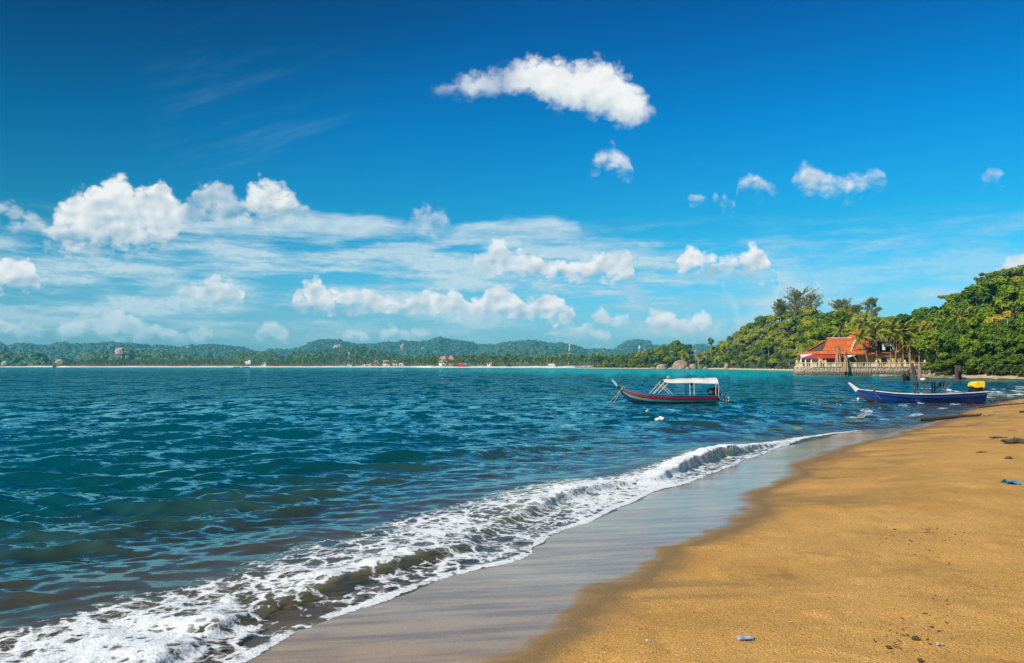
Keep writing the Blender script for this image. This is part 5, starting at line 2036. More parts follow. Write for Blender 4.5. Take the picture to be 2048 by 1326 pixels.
def house():
    e = empty('house', (0, 0, 0), 0, 'red tiled house with ochre walls behind the sea wall terrace', 'house')
    yf, yr, yb = 195.0, 199.5, 206.0
    P = lambda px, py, y: Vector(((px - CX) / FPX * y, y, CAMZ + (HOR - py) / FPX * y))
    # ochre wall
    x0, x1 = hx(1716, yf + .8), hx(1856, yf + .8)
    zt = hz(706.5, yf + .8)
    MB().box(((x0 + x1) / 2, yf + .9, (TERR + zt) / 2), (x1 - x0, .3, zt - TERR)).build('wall', M['ochre'], e)
    b = MB()
    b.box((hx(1690, 200), 203, (TERR + zt) / 2), (11, .3, zt - TERR))
    b.box((hx(1718, 199), 199, (TERR + zt) / 2), (.3, 7.5, zt - TERR))
    b.build('wall', M['ochre'], e)['label'] = 'shaded back wall of the open dining terrace'
    # openings in the wall
    for px in (1768, 1812, 1836):
        w = MB().box((hx(px, yf + .75), yf + .72, TERR + 1.35), (1.2, .08, 1.5)).build('window', M['wood_dark'], e)
        MB().box((hx(px, yf + .7), yf + .66, TERR + 1.35), (.95, .04, 1.25)).build('pane', M['glass'], w)
    # main left roof, gable to the left with a hipped skirt
    zr, ze = hz(677, yr), hz(701, yf)
    L0, L1 = hx(1655, yr), hx(1737, yr)
    e0, e1 = hx(1644, yf), hx(1740, yf)
    front = MB()
    nrow = 13
    for i in range(nrow):            # overlapping tile courses
        f0, f1 = i / nrow, (i + 1) / nrow
        A, B = Vector((L0, yr, zr)), Vector((L1, yr, zr))
        C, D = Vector((e1, yf, ze)), Vector((e0, yf, ze))
        lift = Vector((0, -.05, .06))
        front.slab([A.lerp(D, f0), B.lerp(C, f0), B.lerp(C, f1) + lift, A.lerp(D, f1) + lift], .10)
    front.build('roof', M['tile'], e)
    back = MB().slab([Vector((L1, yr, zr - .02)), Vector((L0, yr, zr - .02)), Vector((e0, yb, ze)), Vector((e1, yb, ze))], .14)
    back.build('roof', M['tile'], e)
    # lower skirt of the roof
    zs = hz(707.5, 193.3)
    sk = MB()
    sk.slab([Vector((e0 - .1, yf - .05, ze - .08)), Vector((e1, yf - .05, ze - .08)), Vector((e1 + .3, 193.2, zs)), Vector((hx(1628, 193.2), 193.2, zs))], .12)
    sk.slab([Vector((e0 - .1, yb, ze - .1)), Vector((e0 - .1, yf - .05, ze - .1)), Vector((hx(1628, 193.2), 193.2, zs - .02)), Vector((hx(1628, 193.2), yb + 1.5, zs - .02))], .12)
    sk.build('roof', M['tile'], e)
    # gable boards
    gb = MB()
    nb = 9
    for i in range(nb):
        f0, f1 = i / nb, (i + .9) / nb
        lft = lambda f: Vector((L0 + .55, yr, zr - .3)).lerp(Vector((e0 + .75, yf + .2, ze)), f)
        rgt = lambda f: Vector((L0 + .55, yr, zr - .3)).lerp(Vector((e0 + .75, yb - .2, ze)), f)
        gb.slab([lft(f0), lft(f1), rgt(f1), rgt(f0)], .06 + .01 * (i % 2), (-1, 0, 0))
    gb.build('gable', M['wood_dark'], e)
    rb = MB()
    rb.tube([(L0 - .1, yr, zr + .1), (L1, yr, zr + .1)], .14, 6)
    rb.build('ridge_cap', M['ridge'], e)
    MB().tube([(L0 - .12, yr, zr + .05), (e0 - .05, yf - .05, ze + .04)], .13, 5).build('barge_board', M['wood_dark'], e)
    MB().tube([P(1711, 680, 197.9), P(1702, 702, 194.6)], .12, 5).build('ridge_cap', M['plaster'], e)
    # taller pyramid roof behind
    ap = P(1715, 657, 203)
    q = [P(1690, 679, 200.2), P(1740, 679, 200.2), P(1742, 679, 207), P(1688, 679, 207)]
    hp = MB()
    for i in range(4):
        a, c = q[i], q[(i + 1) % 4]
        for k in range(6):
            f0, f1 = k / 6, (k + 1) / 6
            hp.add([ap.lerp(a, f0), ap.lerp(a, f1) , ap.lerp(c, f1), ap.lerp(c, f0)], [(0, 1, 2, 3)])
    hp.build('roof', M['tile'], e)
    # right wing: long roof with the raised dormer
    zr2, ze2 = hz(681, 200), hz(705, 194.6)
    a0, a1 = hx(1740, 200), hx(1858, 200)
    rw = MB()
    for seg in ((hx(1740, 194.6), hx(1757, 194.6)), (hx(1789, 194.6), hx(1862, 194.6))):
        for i in range(10):
            f0, f1 = i / 10, (i + 1) / 10
            t0, t1 = seg[0] + .0, seg[1]
            A, B = Vector((t0, 200, zr2)), Vector((t1 - .2, 200, zr2))
            C, D = Vector((t1, 194.6, ze2)), Vector((t0, 194.6, ze2))
            lf = Vector((0, -.05, .05))
            rw.slab([A.lerp(D, f0), B.lerp(C, f0), B.lerp(C, f1) + lf, A.lerp(D, f1) + lf], .1)
    rw.slab([Vector((a0, 200, zr2)), Vector((a1, 200, zr2)), Vector((a1 + .4, 206, ze2)), Vector((a0 - .4, 206, ze2))][::-1], .1)
    rw.build('roof', M['tile'], e)
    MB().box((hx(1800, 195), 194.9, ze2 - .16), (hx(1862, 195) - hx(1738, 195), .25, .22)).build('eave_board', M['wood_dark'], e)
    # dormer: white frame round a dark room
    dx0, dx1 = hx(1757.5, 195.4), hx(1788, 195.4)
    zd0, zd1 = hz(704, 195.4), hz(685, 195.4)
    dm = MB()
    dm.box(((dx0 + dx1) / 2, 199.2, (zd0 + zd1) / 2), (dx1 - dx0, .2, zd1 - zd0))
    dm.box((dx0 + .1, 197.3, (zd0 + zd1) / 2), (.2, 3.8, zd1 - zd0))
    dm.box((dx1 - .1, 197.3, (zd0 + zd1) / 2), (.2, 3.8, zd1 - zd0))
    dm.build('dormer', M['wood_dark'], e)
    fr = MB()
    fr.box(((dx0 + dx1) / 2 + .3, 195.35, zd1 - .45), (dx1 - dx0 - .9, .14, .78))
    fr.box((dx1 - .16, 195.3, (zd0 + zd1) / 2), (.3, .16, zd1 - zd0))
    fr.box((dx0 + 1.15, 195.4, (zd0 + zd1) / 2 + .1), (.62, .14, zd1 - zd0 - .7))
    fr.build('window_frame', M['plaster'], e)
    MB().box(((dx0 + dx1) / 2, 197.2, zd1 + .12), (dx1 - dx0 + .9, 4.6, .2)).build('dormer_roof', M['wood_dark'], e)
    MB().box(((dx0 + dx1) / 2, 196.8, zd0 - .1), (dx1 - dx0, 3.4, .15)).build('dormer_floor', M['tile'], e)
    # awning over the dining terrace
    aw = MB().slab([P(1628, 707.5, 194.2), P(1684, 707.5, 194.2), P(1684, 715.8, 190.6), P(1603, 715.8, 190.6)], .08)
    aw.build('awning', M['awning'], e)
    aw = MB().slab([P(1630, 706.8, 195.2), P(1628, 707.4, 194.3), P(1602.5, 715.6, 190.8), P(1600, 709.5, 195.6)], .08)
    aw.build('awning', M['awning_white'], e)['label'] = 'pale blue end of the awning'
    MB().slab([P(1716, 708.6, 194), P(1686, 711, 193), P(1686, 715.5, 190.6), P(1694, 716, 190.5)], .06).build('awning', M['awning_white'], e)
    for px in (1602, 1610.5, 1622, 1650, 1672, 1683):
        y = 191.0
        MB().box((hx(px, y), y, (TERR + hz(716, y)) / 2), (.22, .22, hz(716, y) - TERR)).build('post', M['plaster'] if px < 1630 else M['wood'], e)
    for px in (1640, 1664):
        t = MB().box((hx(px, 192.5), 192.5, TERR + .74), (1.3, .9, .06)).box((hx(px, 192.5), 192.5, TERR + .37), (.1, .1, .72))
        t.build('table', M['wood_dark'], e)
    return e


house()


def thatch_bundle(px, base_py, top_py, y, w, label, seed, zb):
    """a tied bundle of dried palm trunks and fronds standing on end"""
    rr = random.Random(seed)
    e = empty('palm_bundle', (px_xy(px, y), y, zb), 0, label, 'palm bundle', 'dried palm bundles on the terrace')
    h = (CAMZ + (HOR - top_py) / FPX * y) - zb
    for k in range(6):
        a = k * 1.05
        p0 = Vector((math.cos(a) * w * .5, math.sin(a) * w * .4, 0))
        p1 = Vector((math.cos(a) * w * .22 + rr.uniform(-.1, .1), math.sin(a) * w * .2, h * .55))
        p2 = Vector((math.cos(a + 1) * w * .16, math.sin(a + 1) * w * .12, h * rr.uniform(.82, .95)))
        MB().tube([p0, p1, p2], [.2, .16, .1], 6).build('stem', M['dead_leaf'], e)
    b = MB()
    for k in range(80):
        a = rr.uniform(0, 6.28)
        z = h * rr.uniform(.6, .98)
        p = Vector((math.cos(a) * .12, math.sin(a) * .12, z))
        q = p + Vector((math.cos(a) * w * rr.uniform(.2, .6), math.sin(a) * w * .4, rr.uniform(-.9, .45)))
        n = Vector((-math.sin(a), math.cos(a), 0)) * .09
        b.add([p - n, p + n, q + n * .5, q - n * .5], [(0, 1, 2, 3)])
    b.build('dry_leaves', M['dead_leaf'], e)
    return e


thatch_bundle(1676, 724, 690, 189.6, 1.5, 'taller bundle of dried palm stems standing on the terrace before the roof', 1, TERR)
thatch_bundle(1691, 741, 700, 187.3, 1.15, 'bundle of dried palm stems standing in front of the sea wall', 2, .9)
MB_ = MB().tube([at(1700, 703, 189.4), at(1714, 722, 189.4)], [.12, .10], 6)
tag(MB_.build('leaning_pole', M['dead_leaf']), 'tan pole leaning beside the palm bundle on the terrace', 'pole')


# ------------------------------------------------------------------ boulders and jetty posts
def boulder(px, base_py, top_py, y, wpx, label, seed, lean=0.0, mat='rock'):
    w = wpx / FPX * y
    h = (base_py - top_py) / FPX * y
    n1, n2 = 26, 18
    th = np.linspace(0, 2 * math.pi, n1, endpoint=False)
    V = []
    for j in range(n2 + 1):
        ph = -.35 + (math.pi / 2 + .35) * j / n2
        r = math.cos(ph) ** .8 if ph < math.pi / 2 - 1e-6 else 0
        z = math.sin(ph)
        k = 1 + .34 * (fbm(np.cos(th) * 1.3 + seed, np.sin(th) * 1.3 + z * 1.4, seed, 4) - .5)
        V.append(np.stack([np.cos(th) * r * k * w / 2 + lean * w * z, np.sin(th) * r * k * w * .4, np.full_like(th, z * h) * (1 + .2 * (k - 1))], -1))
    V = np.concatenate(V)
    F = []
    for j in range(n2):
        for i in range(n1):
            F.append((j * n1 + i, j * n1 + (i + 1) % n1, (j + 1) * n1 + (i + 1) % n1, (j + 1) * n1 + i))
    o = link('boulder', np_mesh('boulder', V, np.array(F)), None, M[mat])
    o.location = (px_xy(px, y), y, CAMZ + (HOR - base_py) / FPX * y)
    tag(o, label, 'boulder', 'boulders at the tip of the headland')


boulder(1360, 739.5, 720, 640, 36, 'largest brown boulder at the waterline of the wooded point', 3, .05)
boulder(1323, 738.5, 728, 655, 24, 'pale low boulder left of the largest one', 5)
boulder(1385, 738.5, 727.5, 650, 20, 'blocky boulder right of the largest one', 7)
boulder(1399, 738, 731, 655, 11, 'dark boulder between the blocky one and the sand', 9, mat='rockdark')
boulder(1375, 739.5, 733.5, 635, 10, 'small orange boulder at the foot of the largest one', 11)
boulder(1410, 739, 733, 640, 9, 'small tan boulder at the left end of the headland sand', 13)
boulder(1453, 738, 727, 590, 11, 'grey brown boulder under the trees of the headland', 15)
boulder(1306, 737.5, 733.5, 690, 12, 'flat reddish rock farthest left by the wooded point', 17)
boulder(1345, 740, 736.5, 632, 26, 'wide flat orange rock shelf before the largest boulder', 19)
boulder(1255, 736.5, 727, 830, 20, 'pale sandy outcrop below the far trees', 21)

M['pile'] = pmat('pile', (.045, .032, .028), (.085, .06, .05), 3.0, stretch=(4, 4, .6), bump=.6)


def jetty_post(px, base_py, top_py, y, rad, lean, label, mat='pile'):
    zt = CAMZ + (HOR - top_py) / FPX * y
    lx = lean / FPX * y
    b = MB().tube([(0, 0, -1.2), (lx * .3, 0, zt * .3), (lx * .75, 0, zt * .8), (lx, .05, zt)], [rad * 1.1, rad, rad * .95, rad * .8], 9)
    b.box((lx + rad * .3, 0, zt + .06), (rad * .8, rad * .9, .22), (0, .3, .4))
    o = b.build('jetty_post', M[mat], smooth=False)
    o.location = (px_xy(px, y), y, 0)
    tag(o, label, 'post', 'old jetty posts')


jetty_post(1806, 762, 744.5, 126, .34, 0, 'short thick jetty post at the left of the group')
jetty_post(1803.5, 762, 749, 125.5, .18, 0, 'stub leaning on the left side of the short thick post')
jetty_post(1814.5, 762, 743, 127, .34, -1, 'second short jetty post close right of the first')
jetty_post(1831, 762.5, 728, 124, .27, -8, 'tall black jetty post leaning left with a forked top')
jetty_post(1838.5, 759, 732, 140, .30, 0, 'upright weathered jetty post beside the leaning one', 'bark')
jetty_post(1913, 759.5, 735, 134, .28, -1, 'left post of the thin pair before the shrubs')
jetty_post(1918.5, 759.5, 733, 135, .26, 0, 'right post of the thin pair before the shrubs')


# ------------------------------------------------------------------ boats
def paint(name, c, wear, rough=.45, spec=.4, worn=.66):
    m, g, b = material(name)
    co = g.n('ShaderNodeTexCoord').outputs['Object']
    n = g.noise(g.vm('MULTIPLY', co, (1, 1, 2.5)), 3.0, 6.0, .65)
    st = g.noise(g.vm('MULTIPLY', co, (2.5, 2.5, .35)), 3.0, 4.0, .6)
    col = g.mix(g.m('MULTIPLY', g.ss(st, .4, .7), .45), c, tuple(x * .55 for x in c))
    col = g.mix(g.ss(n, worn, worn + .08), col, wear)
    g.put(b.inputs['Base Color'], col)
    b.inputs['Roughness'].default_value = rough
    b.inputs['Specular IOR Level'].default_value = spec
    bp = g.n('ShaderNodeBump')
    bp.inputs['Strength'].default_value = .25
    bp.inputs['Distance'].default_value = .02
    g.put(bp.inputs['Height'], g.noise(g.vm('MULTIPLY', co, (.4, 1, 6)), 3.0, 3.0))
    g.put(b.inputs['Normal'], bp.outputs[0])
    return m


M['p_blue'] = paint('p_blue', (.008, .055, .26), (.06, .12, .25), worn=.60)
M['p_navy'] = paint('p_navy', (.012, .035, .11), (.04, .06, .10))
M['p_sky'] = paint('p_sky', (.03, .16, .34), (.12, .2, .28))
M['p_red'] = paint('p_red', (.24, .022, .028), (.13, .035, .03), worn=.58)
M['p_maroon'] = paint('p_maroon', (.13, .028, .022), (.30, .20, .10), worn=.56)
M['p_teal'] = paint('p_teal', (.06, .33, .26), (.2, .3, .24))
M['p_white'] = paint('p_white', (.74, .71, .65), (.42, .20, .13), worn=.60)
M['p_yellow'] = paint('p_yellow', (.78, .52, .012), (.20, .12, .03), worn=.68)
M['p_black'] = paint('p_black', (.02, .02, .022), (.10, .09, .08), worn=.64)
M['p_grey'] = paint('p_grey', (.16, .17, .19), (.06, .06, .06))
M['tarp'] = pmat('tarp', (.56, .54, .50), (.47, .45, .41), 1.2, rough=.8, bump=.5, bscale=2.0, dirt=(.45, .40, .34), dscale=1.0)
M['deck'] = pmat('deck', (.16, .12, .08), (.09, .07, .05), 2.0, stretch=(.5, 4, 1))
M['pole'] = pmat('pole', (.55, .53, .50), (.36, .33, .30), 3.0)
M['beam'] = pmat('beam', (.05, .045, .045), (.11, .10, .095), 3.0)
M['rope'] = pmat('rope', (.42, .36, .26), (.30, .24, .16), 8.0)
M['rope_dark'] = pmat('rope_dark', (.07, .065, .05), (.12, .10, .07), 8.0)
M['float'] = pmat('float', (.76, .74, .68), (.58, .55, .46), 3.0, rough=.6, bump=.4)


class Hull:
    """bow towards -x; stations give half beam, sheer height, keel height"""
    def __init__(self, L, stations):
        self.L = L
        st = np.array(stations, float)
        self.f = st[:, 0]
        self.b, self.zs, self.zk = st[:, 1], st[:, 2], st[:, 3]

    def at(self, f, v, side, inset=0.0):
        b = max(np.interp(f, self.f, self.b) - inset, .012)
        zs, zk = np.interp(f, self.f, self.zs), np.interp(f, self.f, self.zk)
        y = b * math.sin(min(1, v) * math.pi / 2) ** .75 * (.82 + .18 * v)
        return Vector((self.L * f, side * y, zk + (zs - zk) * v ** 1.25))

    def band(self, v0, v1, n=44, m=4, inset=0.0, off=0.0):
        b = MB()
        for side in (-1, 1):
            base = len(b.v)
            for i in range(n + 1):
                for j in range(m + 1):
                    p = self.at(i / n, v0 + (v1 - v0) * j / m, side, inset)
                    b.v.append((p.x, p.y + side * off, p.z))
            for i in range(n):
                for j in range(m):
                    q = [base + i * (m + 1) + j, base + (i + 1) * (m + 1) + j, base + (i + 1) * (m + 1) + j + 1, base + i * (m + 1) + j + 1]
                    b.f.append(tuple(q if side < 0 else q[::-1]))
        return b

    def transom(self, inset=0.0):
        b = MB()
        vs = [self.at(1.0, j / 6, -1, inset) for j in range(7)] + [self.at(1.0, j / 6, 1, inset) for j in range(6, -1, -1)]
        b.add(vs, [tuple(range(len(vs)))])
        return b

    def rail(self, v, w, h, off=.0, n=44):
        b = MB()
        for side in (-1, 1):
            pts = [self.at(i / n, v, side) + Vector((0, side * off, 0)) for i in range(n + 1)]
            for p0, p1 in zip(pts[:-1], pts[1:]):
                d = (p1 - p0).normalized()
                y = Vector((0, side, 0))
                up = Vector((0, 0, 1))
                a = len(b.v)
                for p in (p0, p1):
                    for s_, t_ in ((-.6, -.5), (.6, -.5), (.6, .5), (-.6, .5)):
                        b.v.append(tuple(p + y * w * s_ + up * h * t_))
                b.f += [tuple(a + k for k in q) for q in ((0, 1, 5, 4), (1, 2, 6, 5), (2, 3, 7, 6), (3, 0, 4, 7), (3, 2, 1, 0), (4, 5, 6, 7))]
        return b

    def floor(self, v, f0=.06, f1=.99, n=24):
        b = MB()
        for i in range(n + 1):
            f = f0 + (f1 - f0) * i / n
            for side in (-1, 1):
                p = self.at(f, v, side, .05)
                b.v.append((p.x, p.y, p.z))
        for i in range(n):
            b.f.append((2 * i, 2 * i + 2, 2 * i + 3, 2 * i + 1))
        return b


def blue_boat():
    y = 51.3
    x0, x1 = px_xy(1713, y), px_xy(1965, y)
    L = x1 - x0
    e = empty('longtail_boat', (x0, y, 0), R(1.5), 'blue wooden longtail boat with white prow nosing the sand by its stern', 'boat')
    H = Hull(L, [(0, .02, .82, .62), (.03, .10, .80, .36), (.08, .26, .765, .10), (.15, .45, .70, -.10), (.28, .66, .60, -.24), (.45, .76, .545, -.28), (.65, .77, .56, -.28), (.85, .70, .63, -.25), (1.0, .60, .69, -.20)])
    hull = H.band(.34, .97, off=0).build('hull', M['p_blue'], e, smooth=True)
    H.band(.02, .34).build('bottom_band', M['p_maroon'], e, smooth=True)
    H.band(.05, .97, inset=.05).build('inner_hull', M['p_sky'], e, smooth=True)
    H.transom().build('transom', M['p_navy'], e)
    H.rail(.80, .05, .045, .02).build('rubbing_strake', M['p_navy'], e)
    H.rail(.985, .10, .045, -.01).build('gunwale', M['p_white'], e)
    H.floor(.45).build('floor_boards', M['deck'], e)
    th = MB()
    for f in (.22, .36, .52, .68, .82):
        b = np.interp(f, H.f, H.b) - .06
        th.box((L * f, 0, np.interp(f, H.f, H.zs) - .14), (.22, 2 * b, .04))
    th.build('thwart', M['deck'], e)
    # raked prow board
    pr = MB()
    tip, ft = Vector((-.50, 0, 1.20)), Vector((-.02, 0, .80))
    pr.add([tip + Vector((-.06, -.03, 0)), tip + Vector((.06, -.03, .02)), tip + Vector((.06, .03, .02)), tip + Vector((-.06, .03, 0)),
            ft + Vector((-.10, -.05, -.14)), ft + Vector((.14, -.05, .02)), ft + Vector((.14, .05, .02)), ft + Vector((-.10, .05, -.14))],
           [(0, 1, 2, 3), (7, 6, 5, 4), (0, 4, 5, 1), (1, 5, 6, 2), (2, 6, 7, 3), (3, 7, 4, 0)])
    pr.build('prow', M['p_white'], e)
    # roof frame: long dark boards on four posts with braces
    zx = lambda px: (px - 1713) / FPX * y
    zr = 1.29
    rf = MB()
    for k, yy in enumerate((-.55, -.33, -.11, .11, .33, .55)):
        rf.box((zx(1874 + (k % 3) * 2), yy, zr + .03 * (k % 2)), (2.75 - .12 * (k % 2), .2, .035), (0, R(-1.6), 0))
    roof = rf.build('roof', M['beam'], e)
    MB().box((zx(1835), -.45, zr - .03), (1.75, .12, .05), (0, R(1.5), 0)).build('plank', M['deck'], roof)
    for px in (1838.5, 1845, 1875, 1880):
        for sd in (-1, 1):
            MB().bar((zx(px), sd * .62, .42), (zx(px), sd * .56, zr - .02), .055).build('roof_post', M['beam'], e)
    for sd in (-1, 1):
        MB().bar((zx(1881), sd * .60, .78), (zx(1897), sd * .56, zr - .02), .05).build('brace', M['beam'], e)
    MB().blob((zx(1879), -.3, zr - .22), (.16, .2, .16), 7, 5, .2, 4).build('hanging_sack', M['beam'], e)
    # engine under a yellow tarpaulin
    en = MB().box((zx(1953), 0, .82), (.62, .42, .30)).box((zx(1950), .05, .66), (.4, .5, .2)).tube([(zx(1958), -.25, .82), (zx(1972), -.3, .84), (zx(1973), -.3, .93)], .04, 6)
    eng = en.build('engine', M['p_black'], e)
    n = 14
    c = MB()
    V = [(-.44, .17), (-.42, .30), (-.30, .40), (.05, .44), (.36, .45), (.42, .38), (.40, .05), (.30, -.02), (.1, .03), (-.15, -.03), (-.38, .0), (-.45, .06)]
    rr = random.Random(2)
    for yy, k in ((-.34, .92), (-.30, 1.0), (.0, 1.06), (.30, 1.0), (.34, .92)):
        for a, b_ in V:
            c.v.append((zx(1955) + .82 * a * k + rr.uniform(-.015, .015), yy, .93 + b_ * k * .76 + rr.uniform(-.02, .02)))
    m = len(V)
    for i in range(4):
        for k in range(m):
            c.f.append((i * m + k, (i + 1) * m + k, (i + 1) * m + (k + 1) % m, i * m + (k + 1) % m))
    c.f.append(tuple(range(m)))
    c.f.append(tuple(range(5 * m - 1, 4 * m - 1, -1)))
    c.build('engine_cover', M['p_yellow'], eng)
    sh = MB().tube([(L + .02, -.1, .40), (L + .30, -.1, .18), (L + .55, -.1, .02)], .025, 6).tube([(L + .02, .1, .42), (L + .12, .1, -.05)], .03, 6).bar((L + .02, -.3, .55), (L + .03, -.3, .05), .03).bar((L + .30, -.1, .2), (L + .06, -.1, .04), .03)
    sh.build('rudder_frame', M['p_black'], e)
    tb = MB().box((L * .985, 0, .60), (.12, .9, .16))
    tb.build('stern_block', M['p_black'], e)
    fl = MB().blob((0, 0, 0), (.17, .12, .09), 10, 7, .08, 1)
    o = fl.build('float', M['float'], smooth=True)
    o.location = (px_xy(1841, y), y - .25, 1.40)
    tag(o, 'white plastic float lying on the dark roof of the blue boat', 'float')
    # mooring line wound on the bow
    MB().tube([(zx(1741), -.47, .72), (zx(1743.5), -.50, .50), (zx(1752), -.58, .22)], .014, 5).blob((zx(1740.5), -.42, .76), (.08, .06, .06), 6, 4, .2, 3).build('painter', M['rope_red'], e)
    return e


M['rope_red'] = pmat('rope_red', (.38, .10, .05), (.28, .08, .05), 8.0)
blue_boat()


def tour_boat():
    y = 50.6
    S = y / FPX
    x0, x1 = px_xy(1241.5, y), px_xy(1431, y)
    L = x1 - x0
    e = empty('longtail_boat', (x0, y, 0), R(1.0), 'red, teal and navy striped longtail boat under a white canvas canopy, afloat', 'boat')
    H = Hull(L, [(0, .03, .88, .60), (.04, .12, .83, .34), (.09, .24, .77, .08), (.16, .40, .69, -.08), (.29, .58, .57, -.20), (.5, .68, .49, -.24), (.75, .66, .465, -.22), (1.0, .55, .475, -.16)])
    H.band(.0, .52).build('hull', M['p_navy'], e, smooth=True)
    H.band(.52, .66, off=.006).build('stripe', M['p_teal'], e, smooth=True)
    H.band(.66, .90, off=.012).build('stripe', M['p_red'], e, smooth=True)
    H.band(.90, 1.0, off=.004).build('stripe', M['p_sky'], e, smooth=True)
    for o_, l_ in zip([c for c in e.children if c.name.startswith('stripe')], ('teal stripe', 'broad red stripe', 'narrow blue top stripe')):
        o_['label'] = l_
    H.band(.05, .985, inset=.05).build('inner_hull', M['p_sky'], e, smooth=True)
    H.transom().build('transom', M['p_black'], e)
    H.rail(.995, .07, .035).build('gunwale', M['p_sky'], e)
    H.floor(.42).build('floor_boards', M['deck'], e)
    zx = lambda px: (px - 1241.5) * S
    zz = lambda py: (806 - py) * S
    th = MB()
    for f in (.3, .42, .55, .68, .8):
        b = np.interp(f, H.f, H.b) - .06
        th.box((L * f, 0, np.interp(f, H.f, H.zs) - .10), (.2, 2 * b, .035))
    th.build('thwart', M['deck'], e)
    # prow: dark stem with a pale blade
    MB().tube([(zx(1243), 0, .78), (zx(1237), 0, .93), (zx(1234.5), 0, 1.05)], [.10, .075, .05], 7).build('stem_post', M['p_black'], e)
    bl = MB()
    a, b_ = Vector((zx(1234.5), 0, 1.02)), Vector((zx(1222), 0, zz(756)))
    d = (b_ - a).normalized()
    n = Vector((-d.z, 0, d.x))
    bl.add([p + Vector((0, s, 0)) for s in (-.025, .025) for p in (a - n * .05, a + n * .06, a.lerp(b_, .55) + n * .085, b_, a.lerp(b_, .5) - n * .05)],
           [(0, 1, 2, 3, 4), (9, 8, 7, 6, 5), (0, 5, 6, 1), (1, 6, 7, 2), (2, 7, 8, 3), (3, 8, 9, 4), (4, 9, 5, 0)])
    bl.build('prow_blade', M['pole_blue'], e)
    rb = MB()
    for k in range(5):
        rb.tube([(zx(1244) + .05 * math.cos(t), .13 * math.sin(t), .80 + .03 * k + .03 * math.cos(t)) for t in [i * .9 for i in range(8)]], .018, 4)
    rb.tube([(zx(1243), -.1, .92), (zx(1246), -.14, 1.03), (zx(1249), -.12, .9)], .025, 5)
    rb.build('bow_rope', M['rope'], e)
    # canopy: canvas stretched over hoops
    n1, n2 = 22, 10
    c = MB()
    rr = random.Random(5)
    for sgn in (0, 1):
        for i in range(n1 + 1):
            f = i / n1
            x = zx(1324.5) + (zx(1431.5) - zx(1324.5)) * f
            top = np.interp(f, [0, .1, .45, 1], [zz(759.6), zz(757.8), zz(756.4), zz(755.6)])
            low = np.interp(f, [0, .1, .5, 1], [zz(763.6), zz(765.4), zz(765.2), zz(766.8)])
            sag = .018 * math.sin(f * 22)
            for j in range(n2 + 1):
                t = -1 + 2 * j / n2
                yy = .62 * math.sin(t * 1.25) / math.sin(1.25)
                z = low + (top - low) * max(0, math.cos(t * math.pi / 2)) ** .62
                z += sag * (1 - abs(t)) + rr.uniform(-.006, .006)
                c.v.append((x, yy * (1 - .015 * sgn), z - .014 * sgn))
    N = (n1 + 1) * (n2 + 1)
    for i in range(n1):
        for j in range(n2):
            q = (i * (n2 + 1) + j, (i + 1) * (n2 + 1) + j, (i + 1) * (n2 + 1) + j + 1, i * (n2 + 1) + j + 1)
            c.f.append(q[::-1])
            c.f.append(tuple(k + N for k in q))
    can = c.build('canopy', M['tarp'], e, smooth=True)
    hp = MB()
    for px in (1330, 1358, 1385, 1412, 1430.5):
        f = (px - 1324.5) / 107
        low = np.interp(f, [0, .1, .5, 1], [zz(763.6), zz(765.4), zz(765.2), zz(766.8)])
        top = np.interp(f, [0, .1, .45, 1], [zz(758.8), zz(756.6), zz(755), zz(754)])
        hp.tube([(zx(px), .6 * math.sin(t * 1.25) / math.sin(1.25), low + (top - low) * max(0, math.cos(t * math.pi / 2)) ** .62 - .035) for t in [k / 5 - 1 for k in range(11)]], .015, 5)
    hp.build('hoop', M['pole'], can)
    for px, py in ((1335.5, 754.5),):
        MB().blob((zx(px), -.1, zz(py)), (.09, .09, .09), 6, 5, .2, 1).build('rope_bundle', M['rope'], can)
    for px in (1376, 1384.5, 1427.5, 1433):
        for sd in (-1, 1):
            MB().tube([(zx(px), sd * .52, .36), (zx(px) - .02, sd * .58, zz(765.5))], .024, 6).build('canopy_pole', M['pole'], e)
    for p0, p1 in (((1302, 787), (1325.5, 762)), ((1312, 787), (1333, 765)), ((1341.5, 788), (1320, 766))):
        for sd in (-1, 1):
            MB().tube([(zx(p0[0]), sd * .5, zz(p0[1])), (zx(p1[0]), sd * .57, zz(p1[1]))], .022, 6).build('canopy_strut', M['pole'], e)
    # outboard with its long tail
    ob = MB().blob((zx(1424), -.05, .66), (.30, .26, .24), 10, 7, .10, 3).blob((zx(1432), .05, .74), (.22, .22, .22), 9, 6, .12, 5).box((zx(1433), 0, .42), (.22, .36, .60))
    eng = ob.build('outboard_motor', M['p_black'], e, smooth=False)
    MB().tube([(zx(1436), 0, .62), (zx(1447), 0, .40), (zx(1455), 0, .24)], [.09, .075, .065], 8).box((zx(1451), 0, .20), (.22, .05, .26), (0, .5, 0)).build('tail_leg', M['p_grey'], eng)
    pr = MB()
    for k in range(3):
        a = k * 2.094 + .5
        pr.box((zx(1456.5), .10 * math.cos(a), .26 + .10 * math.sin(a)), (.03, .13, .09), (a, .4, 0))
    pr.blob((zx(1456), 0, .26), (.07, .05, .05), 7, 5)
    pr.build('propeller', M['brass'], eng)
    bag = MB().blob((zx(1382), .1, zz(767.5)), (.16, .12, .09), 8, 6, .2, 8)
    bag.build('hanging_bag', M['p_black'], e)
